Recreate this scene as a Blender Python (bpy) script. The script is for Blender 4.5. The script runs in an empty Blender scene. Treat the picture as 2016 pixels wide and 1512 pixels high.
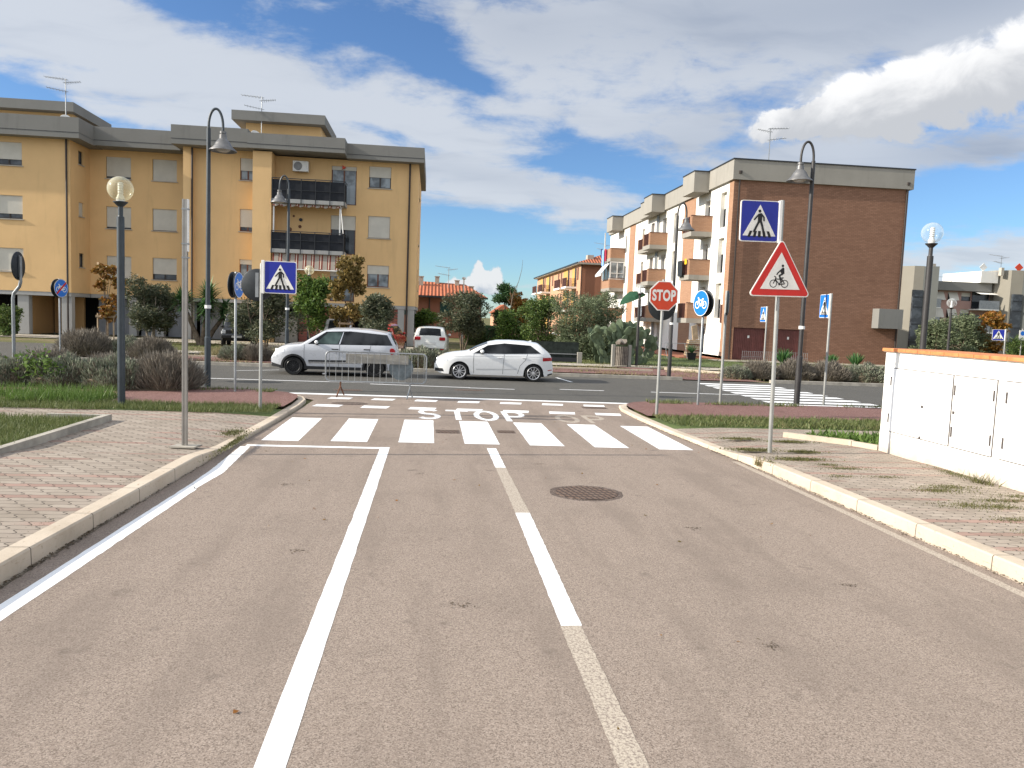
import bpy, bmesh, math, random
import numpy as np
from mathutils import Vector, Matrix
S = bpy.context.scene
COL = S.collection
R = math.radians
rng = np.random.default_rng(7)
random.seed(7)

# ------------------------------------------------------------------ objects
def link(o, parent=None):
    COL.objects.link(o)
    if parent is not None:
        o.parent = parent
    return o
IN_WORLD = set()         # things whose parts are written in world metres instead of metres from the thing's base
def world_origin(o):
    p = Vector((0, 0, 0))
    top = o
    while top.parent is not None: top = top.parent
    if top.name not in IN_WORLD: return p
    while o is not None:
        p = p + o.location
        o = o.parent
    return p
def tag(o, label=None, cat=None, group=None, kind=None):
    if label: o['label'] = label
    if cat: o['category'] = cat
    if group: o['group'] = group
    if kind: o['kind'] = kind
    return o
def thing(name, label, cat, loc=(0, 0, 0), rz=0.0, group=None, world=False):
    o = bpy.data.objects.new(name, None)
    o.empty_display_size = .2
    o.location = loc
    o.rotation_euler = (0, 0, rz)
    link(o)
    if world: IN_WORLD.add(o.name)
    return tag(o, label, cat, group)
def copy_tree(o, parent=None):
    c = o.copy()
    link(c)
    if parent is not None:
        c.parent = parent
    for ch in list(o.children):
        copy_tree(ch, c)
    return c
def clone(src, loc, rz, label, group=None, scale=None):
    c = copy_tree(src)
    c.location = loc
    c.rotation_euler = (0, 0, rz)
    c['label'] = label
    if group: c['group'] = group
    if scale: c.scale = scale
    return c

class MB:
    """collects faces, builds ONE mesh object"""
    def __init__(s):
        s.v = []; s.f = []; s.m = []
    def add(s, pts, faces, mi=0):
        b = len(s.v)
        s.v += [tuple(p) for p in pts]
        for f in faces:
            s.f.append([b + i for i in f]); s.m.append(mi)
        return s
    def box(s, x0, x1, y0, y1, z0, z1, mi=0):
        p = [(x0,y0,z0),(x1,y0,z0),(x1,y1,z0),(x0,y1,z0),(x0,y0,z1),(x1,y0,z1),(x1,y1,z1),(x0,y1,z1)]
        return s.add(p, [(3,2,1,0),(4,5,6,7),(0,1,5,4),(1,2,6,5),(2,3,7,6),(3,0,4,7)], mi)
    def obox(s, c, u, v, w, mi=0):
        c, u, v, w = Vector(c), Vector(u), Vector(v), Vector(w)
        p = [c+a*u+b*v+d*w for d in (-1,1) for a, b in ((-1,-1),(1,-1),(1,1),(-1,1))]
        return s.add(p, [(3,2,1,0),(4,5,6,7),(0,1,5,4),(1,2,6,5),(2,3,7,6),(3,0,4,7)], mi)
    def poly(s, pts, mi=0):
        return s.add(pts, [list(range(len(pts)))], mi)
    def flat(s, pts, z, mi=0):
        a = sum(pts[i][0]*pts[(i+1) % len(pts)][1]-pts[(i+1) % len(pts)][0]*pts[i][1] for i in range(len(pts)))
        if a < 0: pts = pts[::-1]
        return s.poly([(x, y, z) for x, y in pts], mi)
    def slab(s, pts, z0, z1, mi=0):
        a = sum(pts[i][0]*pts[(i+1) % len(pts)][1]-pts[(i+1) % len(pts)][0]*pts[i][1] for i in range(len(pts)))
        if a < 0: pts = pts[::-1]
        n = len(pts)
        P = [(x, y, z0) for x, y in pts] + [(x, y, z1) for x, y in pts]
        F = [list(range(n, 2*n)), list(range(n))[::-1]] + [(i, (i+1) % n, n+(i+1) % n, n+i) for i in range(n)]
        return s.add(P, F, mi)
    def plate(s, pts, y0, y1, mi=0):
        """outline in the xz plane given thickness along y, front face at y0 (towards -y)"""
        a = sum(pts[i][0]*pts[(i+1) % len(pts)][1]-pts[(i+1) % len(pts)][0]*pts[i][1] for i in range(len(pts)))
        if a < 0: pts = pts[::-1]
        n = len(pts)
        P = [(x, y0, z) for x, z in pts] + [(x, y1, z) for x, z in pts]
        F = [list(range(n)), list(range(n, 2*n))[::-1]] + [(i, n+i, n+(i+1) % n, (i+1) % n) for i in range(n)]
        return s.add(P, F, mi)
    def ring(s, cx, cz, r0, r1, y0, y1, n=28, mi=0, a0=0, a1=2*math.pi):
        full = abs(a1-a0-2*math.pi) < 1e-6
        k = n if full else n+1
        P = []
        for i in range(k):
            a = a0+(a1-a0)*i/n
            c, d = math.cos(a), math.sin(a)
            P += [(cx+r0*c,y0,cz+r0*d),(cx+r1*c,y0,cz+r1*d),(cx+r1*c,y1,cz+r1*d),(cx+r0*c,y1,cz+r0*d)]
        F = []
        for i in range(n):
            j = (i+1) % k
            a, b = 4*i, 4*j
            F += [(a,a+1,b+1,b),(a+1,a+2,b+2,b+1),(a+2,a+3,b+3,b+2),(a+3,a,b,b+3)]
        return s.add(P, F, mi)
    def tube(s, pts, r, n=8, mi=0, cap=True):
        pts = [Vector(p) for p in pts]
        rs = r if isinstance(r, (list, tuple)) else [r]*len(pts)
        P = []; k = len(pts)
        up = None
        for i, p in enumerate(pts):
            d = (pts[min(i+1, k-1)]-pts[max(i-1, 0)]).normalized()
            if up is None:
                up = Vector((0,0,1)) if abs(d.z) < .9 else Vector((1,0,0))
            a = d.cross(up)
            if a.length < 1e-5: a = d.cross(Vector((.3,1,.2)))
            a.normalize(); b = a.cross(d).normalized()
            up = b
            for j in range(n):
                t = 2*math.pi*j/n
                P.append(p+rs[i]*(math.cos(t)*a+math.sin(t)*b))
        F = [(i*n+j, i*n+(j+1) % n, (i+1)*n+(j+1) % n, (i+1)*n+j) for i in range(k-1) for j in range(n)]
        if cap: F += [list(range(n))[::-1], list(range((k-1)*n, k*n))]
        return s.add(P, F, mi)
    def lathe(s, prof, n=24, c=(0,0,0), mi=0, axis='z'):
        P = []; k = len(prof)
        for r, z in prof:
            for j in range(n):
                t = 2*math.pi*j/n
                q = (r*math.cos(t), r*math.sin(t), z)
                if axis == 'y': q = (q[0], -z, q[1])
                if axis == 'x': q = (z, q[0], q[1])
                P.append((c[0]+q[0], c[1]+q[1], c[2]+q[2]))
        F = [(i*n+j, i*n+(j+1) % n, (i+1)*n+(j+1) % n, (i+1)*n+j) for i in range(k-1) for j in range(n)]
        return s.add(P, F, mi)
    def build(s, name, mats, parent=None, smooth=False, bevel=0.0, fixn=True):
        me = bpy.data.meshes.new(name)
        V = s.v
        if parent is not None:
            o0 = world_origin(parent)
            if o0.length > 0: V = [(a-o0.x, b-o0.y, c-o0.z) for a, b, c in V]
        me.from_pydata(V, [], s.f)
        if not isinstance(mats, (list, tuple)): mats = [mats]
        for m in mats: me.materials.append(m)
        if len(mats) > 1: me.polygons.foreach_set('material_index', s.m)
        if fixn:
            bm = bmesh.new(); bm.from_mesh(me)
            bmesh.ops.recalc_face_normals(bm, faces=bm.faces)
            bm.to_mesh(me); bm.free()
        if smooth:
            me.polygons.foreach_set('use_smooth', [True]*len(me.polygons))
            if smooth != 'all':
                try: me.set_sharp_from_angle(angle=R(38))
                except Exception: pass
        me.update()
        o = bpy.data.objects.new(name, me)
        link(o, parent)
        if bevel:
            b = o.modifiers.new('bevel', 'BEVEL'); b.width = bevel; b.segments = 2; b.limit_method = 'ANGLE'
            b.harden_normals = False
        return o

def np_mesh(name, V, F, mats, parent=None, mi=None, smooth=False):
    me = bpy.data.meshes.new(name)
    n, k = F.shape
    me.vertices.add(len(V)); me.vertices.foreach_set('co', np.ascontiguousarray(V, dtype=np.float32).ravel())
    me.loops.add(n*k); me.loops.foreach_set('vertex_index', np.ascontiguousarray(F, dtype=np.int32).ravel())
    me.polygons.add(n)
    me.polygons.foreach_set('loop_start', np.arange(0, n*k, k, dtype=np.int32))
    if not isinstance(mats, (list, tuple)): mats = [mats]
    for m in mats: me.materials.append(m)
    if mi is not None: me.polygons.foreach_set('material_index', np.ascontiguousarray(mi, dtype=np.int32))
    me.update(calc_edges=True)
    me.validate()
    o = bpy.data.objects.new(name, me)
    return link(o, parent)

# ------------------------------------------------------------------ node helper
class NT:
    def __init__(s, nt): s.nt = nt
    def n(s, t, **kw):
        x = s.nt.nodes.new(t)
        for k, v in kw.items(): setattr(x, k, v)
        return x
    def _set(s, sock, v):
        if v is None: return
        if isinstance(v, bpy.types.NodeSocket): s.nt.links.new(v, sock)
        else: sock.default_value = v
    def m(s, op, a, b=None, c=None, clamp=False):
        x = s.n('ShaderNodeMath', operation=op, use_clamp=clamp)
        for i, v in enumerate((a, b, c)): s._set(x.inputs[i], v)
        return x.outputs[0]
    def vm(s, op, a, b=None):
        x = s.n('ShaderNodeVectorMath', operation=op)
        s._set(x.inputs[0], a)
        if b is not None: s._set(x.inputs[1], b)
        return x.outputs['Value'] if op in ('DOT_PRODUCT', 'LENGTH', 'DISTANCE') else x.outputs[0]
    def sep(s, v):
        x = s.n('ShaderNodeSeparateXYZ'); s._set(x.inputs[0], v); return x.outputs
    def comb(s, a, b, c=0.0):
        x = s.n('ShaderNodeCombineXYZ')
        for i, v in enumerate((a, b, c)): s._set(x.inputs[i], v)
        return x.outputs[0]
    def noise(s, vec, scale, detail=4.0, rough=.55, dist=0.0):
        x = s.n('ShaderNodeTexNoise'); s._set(x.inputs['Vector'], vec)
        x.inputs['Scale'].default_value = scale; x.inputs['Detail'].default_value = detail
        x.inputs['Roughness'].default_value = rough; x.inputs['Distortion'].default_value = dist
        return x.outputs['Fac']
    def voro(s, vec, scale, feature='F1', out='Distance'):
        x = s.n('ShaderNodeTexVoronoi', feature=feature); s._set(x.inputs['Vector'], vec)
        x.inputs['Scale'].default_value = scale
        return x.outputs[out]
    def white(s, vec):
        x = s.n('ShaderNodeTexWhiteNoise'); s._set(x.inputs['Vector'], vec); return x.outputs['Value']
    def mix(s, f, a, b, mode='MIX'):
        x = s.n('ShaderNodeMix', data_type='RGBA', blend_type=mode)
        s._set(x.inputs[0], f)
        for i, v in ((6, a), (7, b)):
            s._set(x.inputs[i], (*v, 1) if isinstance(v, tuple) and len(v) == 3 else v)
        return x.outputs[2]
    def sstep(s, v, a, b, lo=0.0, hi=1.0):
        x = s.n('ShaderNodeMapRange', interpolation_type='SMOOTHSTEP'); s._set(x.inputs[0], v)
        for i, q in enumerate((a, b, lo, hi)): x.inputs[i+1].default_value = q
        return x.outputs[0]
    def lin(s, v, a, b, lo=0.0, hi=1.0):
        x = s.n('ShaderNodeMapRange'); s._set(x.inputs[0], v)
        for i, q in enumerate((a, b, lo, hi)): x.inputs[i+1].default_value = q
        return x.outputs[0]
    def bump(s, h, strength=.3, dist=.01):
        x = s.n('ShaderNodeBump'); x.inputs['Strength'].default_value = strength
        x.inputs['Distance'].default_value = dist; s._set(x.inputs['Height'], h); return x.outputs[0]

def base_mat(name, rough=.7, metal=0.0, spec=.35):
    m = bpy.data.materials.new(name); m.use_nodes = True
    t = NT(m.node_tree)
    p = m.node_tree.nodes['Principled BSDF']
    p.inputs['Roughness'].default_value = rough
    p.inputs['Metallic'].default_value = metal
    p.inputs['Specular IOR Level'].default_value = spec
    return m, t, p
def pos(t): return t.n('ShaderNodeNewGeometry').outputs['Position']
def objc(t): return t.n('ShaderNodeTexCoord').outputs['Object']
def mat(name, col, rough=.7, metal=0.0, spec=.35, var=.10, vs=2.0, bump=0.0, bs=60.0, coat=0.0, fine=0.0):
    m, t, p = base_mat(name, rough, metal, spec)
    P = objc(t)
    f = t.noise(P, vs, 5, .6)
    c = t.mix(t.sstep(f, .3, .7), tuple(x*(1-var) for x in col), tuple(min(1, x*(1+var)) for x in col))
    if fine:
        g = t.noise(P, bs*1.7, 2, .5)
        c = t.mix(t.lin(g, .3, .7), c, tuple(x*(1-fine) for x in col))
    t._set(p.inputs['Base Color'], c)
    t._set(p.inputs['Roughness'], t.lin(t.noise(P, vs*3.1, 3), .3, .7, max(.02, rough-.07), min(1, rough+.07)))
    if bump: t._set(p.inputs['Normal'], t.bump(t.noise(P, bs, 3), bump, .004))
    if coat:
        p.inputs['Coat Weight'].default_value = coat; p.inputs['Coat Roughness'].default_value = .04
    return m
def leaf_mat(name, cols, rough=.55, trans=.25):
    m, t, p = base_mat(name, rough, 0, .3)
    r = t.n('ShaderNodeNewGeometry').outputs['Random Per Island']
    ramp = t.n('ShaderNodeValToRGB'); t._set(ramp.inputs[0], r)
    el = ramp.color_ramp.elements
    while len(el) < len(cols): el.new(.5)
    for i, c in enumerate(cols):
        el[i].position = i/(len(cols)-1); el[i].color = (*c, 1)
    n = t.noise(pos(t), 1.7, 2)
    c = t.mix(t.lin(n, .3, .7), ramp.outputs[0], t.mix(.5, ramp.outputs[0], cols[0]))
    t._set(p.inputs['Base Color'], c)
    if trans:
        tr = t.n('ShaderNodeBsdfTranslucent'); t._set(tr.inputs[0], c)
        mx = t.n('ShaderNodeMixShader'); mx.inputs[0].default_value = trans
        out = m.node_tree.nodes['Material Output']
        m.node_tree.links.new(p.outputs[0], mx.inputs[1]); m.node_tree.links.new(tr.outputs[0], mx.inputs[2])
        m.node_tree.links.new(mx.outputs[0], out.inputs[0])
    return m

# ------------------------------------------------------------------ camera
F_PX = 1514.0
yaw, pitch, roll = math.atan(160/F_PX), R(4.9), R(2.2)
fw = Vector((math.sin(yaw)*math.cos(pitch), math.cos(yaw)*math.cos(pitch), -math.sin(pitch)))
rt = Vector((math.cos(yaw), -math.sin(yaw), 0)); up = rt.cross(fw)
r2 = rt*math.cos(roll)+up*math.sin(roll); u2 = up*math.cos(roll)-rt*math.sin(roll)
cd = bpy.data.cameras.new('camera'); cam = bpy.data.objects.new('camera', cd); link(cam)
mw = Matrix((r2, u2, -fw)).transposed().to_4x4(); mw.translation = Vector((0, 0, 2.0))
cam.matrix_world = mw
cd.sensor_width = 36.0; cd.sensor_fit = 'HORIZONTAL'; cd.lens = F_PX/2016*36.0; cd.clip_end = 3000; cd.clip_start = .05
S.camera = cam

# ------------------------------------------------------------------ sun and sky
SUN_E, SUN_A = R(26.2), R(5.6)
ld = bpy.data.lights.new('sun', 'SUN'); ld.energy = 4.3; ld.angle = R(.53); ld.color = (1.0, .93, .82)
so = bpy.data.objects.new('sun', ld); link(so)
so.rotation_euler = Vector((math.cos(SUN_A)*math.cos(SUN_E), math.sin(SUN_A)*math.cos(SUN_E), -math.sin(SUN_E))).to_track_quat('-Z', 'Y').to_euler()

W = bpy.data.worlds.new('World'); S.world = W; W.use_nodes = True
W.node_tree.nodes.clear()
w = NT(W.node_tree)
sky = w.n('ShaderNodeTexSky', sky_type='NISHITA'); sky.sun_disc = False
sky.sun_elevation = SUN_E; sky.sun_rotation = R(265.1); sky.altitude = 10; sky.air_density = 1.0; sky.dust_density = .1; sky.ozone_density = 2.2
bg = w.n('ShaderNodeBackground'); bg.inputs[1].default_value = .08
D = w.n('ShaderNodeTexCoord').outputs['Generated']
dx, dy, dz = w.sep(D)
az = w.m('MULTIPLY', w.m('ARCTAN2', dx, dy), 57.2958)
el = w.m('MULTIPLY', w.m('ARCSINE', dz), 57.2958)
w._set(bg.inputs[0], w.mix(1.0, sky.outputs[0], w.mix(w.sstep(el, 1.0, 13.0), (.62, .86, 1.12), (.66, .84, 1.08)), 'MULTIPLY'))
hz = w.m('ADD', w.m('MAXIMUM', dz, 0.0), .10)
plane = w.comb(w.m('DIVIDE', dx, hz), w.m('DIVIDE', dy, hz), 0.0)
def blob(a0, e0, sa, se, tilt=0.0):
    u = w.m('SUBTRACT', az, a0); v = w.m('SUBTRACT', el, e0)
    c, s_ = math.cos(R(tilt)), math.sin(R(tilt))
    p = w.m('DIVIDE', w.m('ADD', w.m('MULTIPLY', u, c), w.m('MULTIPLY', v, s_)), sa)
    q = w.m('DIVIDE', w.m('SUBTRACT', w.m('MULTIPLY', v, c), w.m('MULTIPLY', u, s_)), se)
    d2 = w.m('ADD', w.m('MULTIPLY', p, p), w.m('MULTIPLY', q, q))
    return w.m('EXPONENT', w.m('MULTIPLY', d2, -1.0))
def total(lst):
    acc = None
    for wt, *b in lst:
        x = w.m('MULTIPLY', blob(*b), wt)
        acc = x if acc is None else w.m('ADD', acc, x)
    return acc
# cloud cover: layered noise on a high flat deck, pushed up or down by broad banks fixed on the sky dome
warp = w.n('ShaderNodeVectorMath', operation='ADD')
wn = w.n('ShaderNodeTexNoise'); w._set(wn.inputs['Vector'], plane); wn.inputs['Scale'].default_value = 1.3; wn.inputs['Detail'].default_value = 3
ws = w.n('ShaderNodeVectorMath', operation='SCALE'); w._set(ws.inputs[0], w.vm('SUBTRACT', wn.outputs['Color'], (.5, .5, .5))); ws.inputs['Scale'].default_value = .55
w._set(warp.inputs[0], plane); w._set(warp.inputs[1], ws.outputs[0])
map_ = w.n('ShaderNodeMapping'); w._set(map_.inputs[0], warp.outputs[0]); map_.inputs['Rotation'].default_value = (0, 0, R(-28)); map_.inputs['Scale'].default_value = (1.0, 2.0, 1)
fine = w.noise(map_.outputs[0], 2.1, 9, .60)
puff = w.noise(w.vm('MULTIPLY', D, (1.0, 1.0, 2.3)), 11.0, 9, .62, .25)
bank = total([
    (.30, -23, 15.5, 10, 3.6, -10), (.30, -10, 14.4, 10, 2.8, -10), (.26, 2, 12.4, 9, 2.4, -9), (.22, -24, 18.5, 6, 2.0, 0),
    (.20, 8, 20.0, 10, 2.4, 3), (.16, 8, 16.4, 7, 2.6, -8), (.32, 24, 20.5, 14, 3.4, 0), (.34, 38, 19.5, 9, 3.6, 0),
    (.20, 3, 9.0, 8, 1.3, 4), (.20, 10, 8.0, 6, 1.7, 0), (.20, 19, 14.0, 7, 2.6, 6), (.30, 38, 5.4, 7, 1.2, 4), (.24, 32, 2.5, 9, 1.8, 0), (.26, 27, 11.2, 9, 1.5, 0), (.16, 36, 12.0, 7, 1.5, 0),
    (-.26, -16.8, 18.9, 4.2, 1.3, -14), (-.24, -3.5, 19.2, 4.4, 1.2, -4), (-.24, 1.2, 16.9, 3.5, .9, -18), (-.30, -26.8, 12.0, 3.2, .8, -5), (-.12, -19.5, 13.2, 3, .6, 0),
    (-.30, -3, 12.4, 3.6, .7, -12), (-.16, 9, 13.0, 5, .7, -10), (-.30, 12, 11.2, 5.5, .9, -4), (-.46, 3.5, 5.0, 8, 1.8, 0), (-.30, 1, 6.9, 5, .8, 0), (-.34, 36, 9.0, 7, 1.3, 0), (-.12, 18, 10.0, 6, .9, 0), (-.30, 25, 7.4, 6, 1.6, 0)])
dens = w.m('ADD', w.m('MULTIPLY', fine, .45), w.m('MULTIPLY', puff, .72))
# unseen sky behind and overhead: cloud added, brightest round the sun, to fill shade
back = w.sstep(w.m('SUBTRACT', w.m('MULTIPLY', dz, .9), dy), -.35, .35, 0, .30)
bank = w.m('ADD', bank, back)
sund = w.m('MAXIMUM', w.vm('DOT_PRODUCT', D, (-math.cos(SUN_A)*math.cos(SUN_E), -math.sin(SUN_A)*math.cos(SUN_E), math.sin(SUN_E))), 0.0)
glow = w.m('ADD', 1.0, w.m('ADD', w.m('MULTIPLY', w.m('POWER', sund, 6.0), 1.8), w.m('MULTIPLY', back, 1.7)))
cov = w.sstep(w.m('ADD', dens, bank), .56, .84)
# heavy cumulus standing in front: one on the right, one low between the houses
cshape = total([(.85, 26.0, 14.3, 4.0, 1.5, 6), (.95, 31.0, 15.3, 4.6, 1.8, 8), (.9, 38.0, 16.6, 4.5, 2.2, 12), (.5, 24.0, 13.4, 2.4, 1.0, 0), (.55, 33, 13.0, 6, 1.4, 0)])
cn = w.noise(w.vm('MULTIPLY', D, (1.0, 1.0, 1.3)), 14.0, 10, .60, .35)
near_c = w.sstep(cshape, .06, .45)
cumr = w.sstep(w.m('ADD', cshape, w.m('MULTIPLY', w.m('MULTIPLY', w.m('SUBTRACT', cn, .5), 2.1), near_c)), .34, .66)
lshape = total([(1.0, 2.9, 2.3, 1.9, .8, 0), (.9, 4.5, 2.9, .65, 1.1, 0), (.9, 3.3, 3.5, .42, 1.0, 0), (.8, .6, 1.8, 2, .5, 0)])
ln = w.noise(D, 60.0, 9, .6, .3)
cuml = w.sstep(w.m('ADD', lshape, w.m('MULTIPLY', w.m('MULTIPLY', w.m('SUBTRACT', ln, .5), 1.4), w.sstep(lshape, .08, .4))), .44, .66)
# cloud tones
grey = w.m('ADD', w.sstep(w.noise(map_.outputs[0], 1.7, 6, .55), .45, .75, 0, .34), total([(.60, 22, 20.5, 12, 3.0, 0), (.60, 36, 20.5, 8, 2.6, 0), (.35, 5, 20, 6, 2.5, 0), (.45, 20, 12.5, 8, 2.4, 0), (.7, 36, 11.6, 6, 1.7, 4), (.5, 35, 7.2, 6, .8, 6), (.3, 3, 10.2, 8, .8, -6)]), clamp=True)
ccol = w.mix(grey, (.70, .74, .80), (.40, .455, .555))
under = w.sstep(w.m('ADD', w.m('SUBTRACT', el, w.m('MULTIPLY', w.m('SUBTRACT', az, 27.0), .20)), w.m('MULTIPLY', w.m('SUBTRACT', cn, .5), 5.0)), 12.9, 15.6)
rcol = w.mix(under, (.62, .64, .675), (1.05, 1.05, 1.05))
lcol = w.mix(w.sstep(w.m('ADD', el, w.m('MULTIPLY', w.m('SUBTRACT', ln, .5), 3.0)), 1.2, 2.6), (.42, .50, .62), (.86, .88, .90))
ccol = w.mix(cumr, ccol, rcol)
ccol = w.mix(cuml, ccol, lcol)
cov = w.m('MAXIMUM', w.m('MULTIPLY', cov, .90), w.m('MAXIMUM', w.m('MULTIPLY', cumr, .97), w.m('MULTIPLY', cuml, .97)))
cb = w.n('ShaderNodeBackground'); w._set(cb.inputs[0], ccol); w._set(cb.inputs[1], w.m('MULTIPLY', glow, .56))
mx = w.n('ShaderNodeMixShader'); w._set(mx.inputs[0], cov)
W.node_tree.links.new(bg.outputs[0], mx.inputs[1]); W.node_tree.links.new(cb.outputs[0], mx.inputs[2])
wo = w.n('ShaderNodeOutputWorld'); W.node_tree.links.new(mx.outputs[0], wo.inputs[0])
W.cycles.sampling_method = 'MANUAL'; W.cycles.sample_map_resolution = 256
S.view_settings.view_transform = 'Standard'; S.view_settings.look = 'None'; S.view_settings.exposure = .80; S.view_settings.gamma = 1.0
S.cycles.max_bounces = 6; S.cycles.transparent_max_bounces = 8
# ------------------------------------------------------------------ setting materials
def asphalt(name, base, lightc, darkc, sc, stain=.25):
    m, t, p = base_mat(name, .88, 0, .25)
    P = pos(t)
    v = t.voro(P, sc, out='Color')
    g = t.sep(v)[0]
    c = t.mix(t.sstep(g, .55, .98), base, lightc)
    c = t.mix(t.sstep(g, .34, .06), c, darkc)
    f = t.noise(P, sc*2.2, 3, .7)
    c = t.mix(t.lin(f, .3, .7, 0, .40), c, darkc)
    big = t.noise(P, .55, 6, .62)
    c = t.mix(t.sstep(big, .46, .78, 0, stain), c, tuple(x*.45 for x in base))
    str_ = t.noise(t.vm('MULTIPLY', P, (2.4, .35, 1)), 1.0, 5, .6)
    c = t.mix(t.sstep(str_, .45, .68, 0, stain*1.1), c, tuple(x*.62 for x in base))
    spots = t.noise(P, 3.2, 3, .5)
    c = t.mix(t.sstep(spots, .64, .78, 0, .55), c, tuple(x*.35 for x in base))
    c = t.mix(t.sstep(t.noise(P, 1.5, 7, .7), .56, .80, 0, .5), c, tuple(x*.5 for x in base))
    t._set(p.inputs['Base Color'], c)
    t._set(p.inputs['Normal'], t.bump(t.m('ADD', g, f), .55, .006))
    return m
M = {}
M['asphalt'] = asphalt('brown_asphalt', (.300, .238, .192), (.42, .345, .285), (.165, .128, .102), 150, .42)
M['asphalt_main'] = asphalt('grey_asphalt', (.100, .095, .084), (.17, .16, .14), (.058, .054, .048), 130, .2)
M['red_path'] = asphalt('red_path', (.205, .105, .088), (.34, .22, .19), (.10, .05, .042), 90, .3)
def paint(name, col, wear, under=(.22, .175, .145)):
    m, t, p = base_mat(name, .65, 0, .3)
    P = pos(t)
    c = t.mix(t.lin(t.noise(P, 7, 6, .75), .32, .72, 0, .45), col, tuple(x*.72 for x in col))
    if wear:
        c = t.mix(t.sstep(t.noise(P, 60, 5, .75), .58-wear*.35, .74-wear*.3), c, under)
    else:
        c = t.mix(t.sstep(t.noise(P, 110, 3, .7), .60, .72, 0, .6), c, under)
    t._set(p.inputs['Base Color'], c)
    t._set(p.inputs['Normal'], t.bump(t.noise(P, 150, 3), .4, .004))
    return m
M['paint'] = paint('white_paint', (.83, .83, .82), 0)
M['paint_old'] = paint('worn_paint', (.50, .43, .34), .42)
def kerb_mat():
    m, t, p = base_mat('travertine_kerb', .8, 0, .25)
    P = pos(t)
    c = t.mix(t.lin(t.noise(P, 2.2, 6, .65), .3, .7), (.47, .385, .295), (.57, .49, .39))
    c = t.mix(t.sstep(t.noise(t.vm('MULTIPLY', P, (6, 1.4, 14)), 3, 5, .7), .60, .72, 0, .8), c, (.30, .20, .12))
    c = t.mix(t.sstep(t.noise(P, 1.1, 6, .7), .46, .70, 0, .6), c, (.30, .235, .165))
    c = t.mix(t.sstep(t.noise(P, 26, 4, .7), .62, .72, 0, .7), c, (.16, .11, .07))
    jy = t.m('FRACT', t.m('DIVIDE', t.sep(P)[1], 1.0))
    c = t.mix(t.m('LESS_THAN', jy, .012), c, (.12, .10, .08))
    t._set(p.inputs['Base Color'], c)
    t._set(p.inputs['Normal'], t.bump(t.noise(P, 40, 5, .7), .5, .006))
    return m
M['kerb'] = kerb_mat()
M['concrete_kerb'] = mat('concrete_kerb', (.34, .31, .26), .85, var=.25, vs=3, bump=.4, bs=40)
def paver_mat():
    m, t, p = base_mat('interlocking_pavers', .85, 0, .25)
    P = pos(t); x, y, z = t.sep(P)
    rh, bl = .118, .235
    y2 = t.m('ADD', y, t.m('MULTIPLY', t.m('SINE', t.m('MULTIPLY', x, 2*math.pi/bl)), .007))
    v = t.m('DIVIDE', y2, rh); row = t.m('FLOOR', v); fv = t.m('FRACT', v)
    u = t.m('ADD', t.m('DIVIDE', x, bl), t.m('MULTIPLY', t.m('MODULO', t.m('ABSOLUTE', row), 2.0), .5))
    u = t.m('ADD', u, t.m('MULTIPLY', t.m('SINE', t.m('MULTIPLY', t.m('SUBTRACT', fv, .5), 2*math.pi)), .11))
    colm = t.m('FLOOR', u); fu = t.m('FRACT', u)
    du = t.m('MULTIPLY', t.m('MINIMUM', fu, t.m('SUBTRACT', 1.0, fu)), bl)
    dv = t.m('MULTIPLY', t.m('MINIMUM', fv, t.m('SUBTRACT', 1.0, fv)), rh)
    rnd = t.white(t.comb(colm, row, 0.0))
    c = t.mix(rnd, (.285, .235, .188), (.375, .315, .255))
    isred = t.m('LESS_THAN', t.m('MODULO', t.m('ABSOLUTE', row), 4.0), 1.0)
    some = t.sstep(t.noise(t.comb(t.m('DIVIDE', x, 1.3), row, 0.0), .8, 2), .44, .54)
    c = t.mix(t.m('MULTIPLY', t.m('MULTIPLY', isred, some), .8), c, t.mix(rnd, (.27, .155, .122), (.36, .215, .17)))
    c = t.mix(t.sstep(t.noise(P, 1.2, 6, .65), .42, .72, 0, .50), c, (.20, .165, .12))
    c = t.mix(t.lin(t.noise(P, 140, 3, .7), .3, .7, 0, .28), c, (.2, .17, .14))
    jn = t.m('MAXIMUM', t.sstep(du, .0085, .0035), t.sstep(dv, .0062, .0025, 0, .75))
    c = t.mix(jn, c, (.065, .052, .038))
    t._set(p.inputs['Base Color'], c)
    h = t.m('ADD', t.m('MULTIPLY', jn, -1.0), t.m('MULTIPLY', t.noise(P, 90, 3), .3))
    t._set(p.inputs['Normal'], t.bump(h, .6, .008))
    return m
M['paver'] = paver_mat()
def soil_mat():
    m, t, p = base_mat('grassy_earth', .95, 0, .1)
    P = pos(t)
    n1, n2 = t.noise(P, .35, 6, .6), t.noise(P, 14, 5, .7)
    c = t.mix(t.sstep(n1, .42, .62), (.115, .125, .045), (.215, .17, .105))
    c = t.mix(t.lin(n2, .3, .7, 0, .6), c, (.07, .075, .03))
    t._set(p.inputs['Base Color'], c)
    t._set(p.inputs['Normal'], t.bump(n2, .8, .03))
    return m
M['ground'] = soil_mat()
M['lawn'] = mat('lawn', (.10, .135, .038), .95, var=.35, vs=1.3, bump=.7, bs=30, fine=.4)
M['soil'] = mat('bed_soil', (.10, .075, .05), .95, var=.3, vs=4, bump=.6, bs=30)
M['beige_walk'] = mat('beige_walk', (.36, .32, .26), .9, var=.16, vs=1.5, bump=.3, bs=50)

def struct(name, mb, m, **k):
    o = mb.build(name, m, **k); o['kind'] = 'structure'; return o

# one sheet to the horizon
struct('ground', MB().flat([(-900, -300), (900, -300), (900, 1500), (-900, 1500)], -.03), M['ground'])
def ml(x): return -.022*x          # the main road runs very slightly skew
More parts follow.
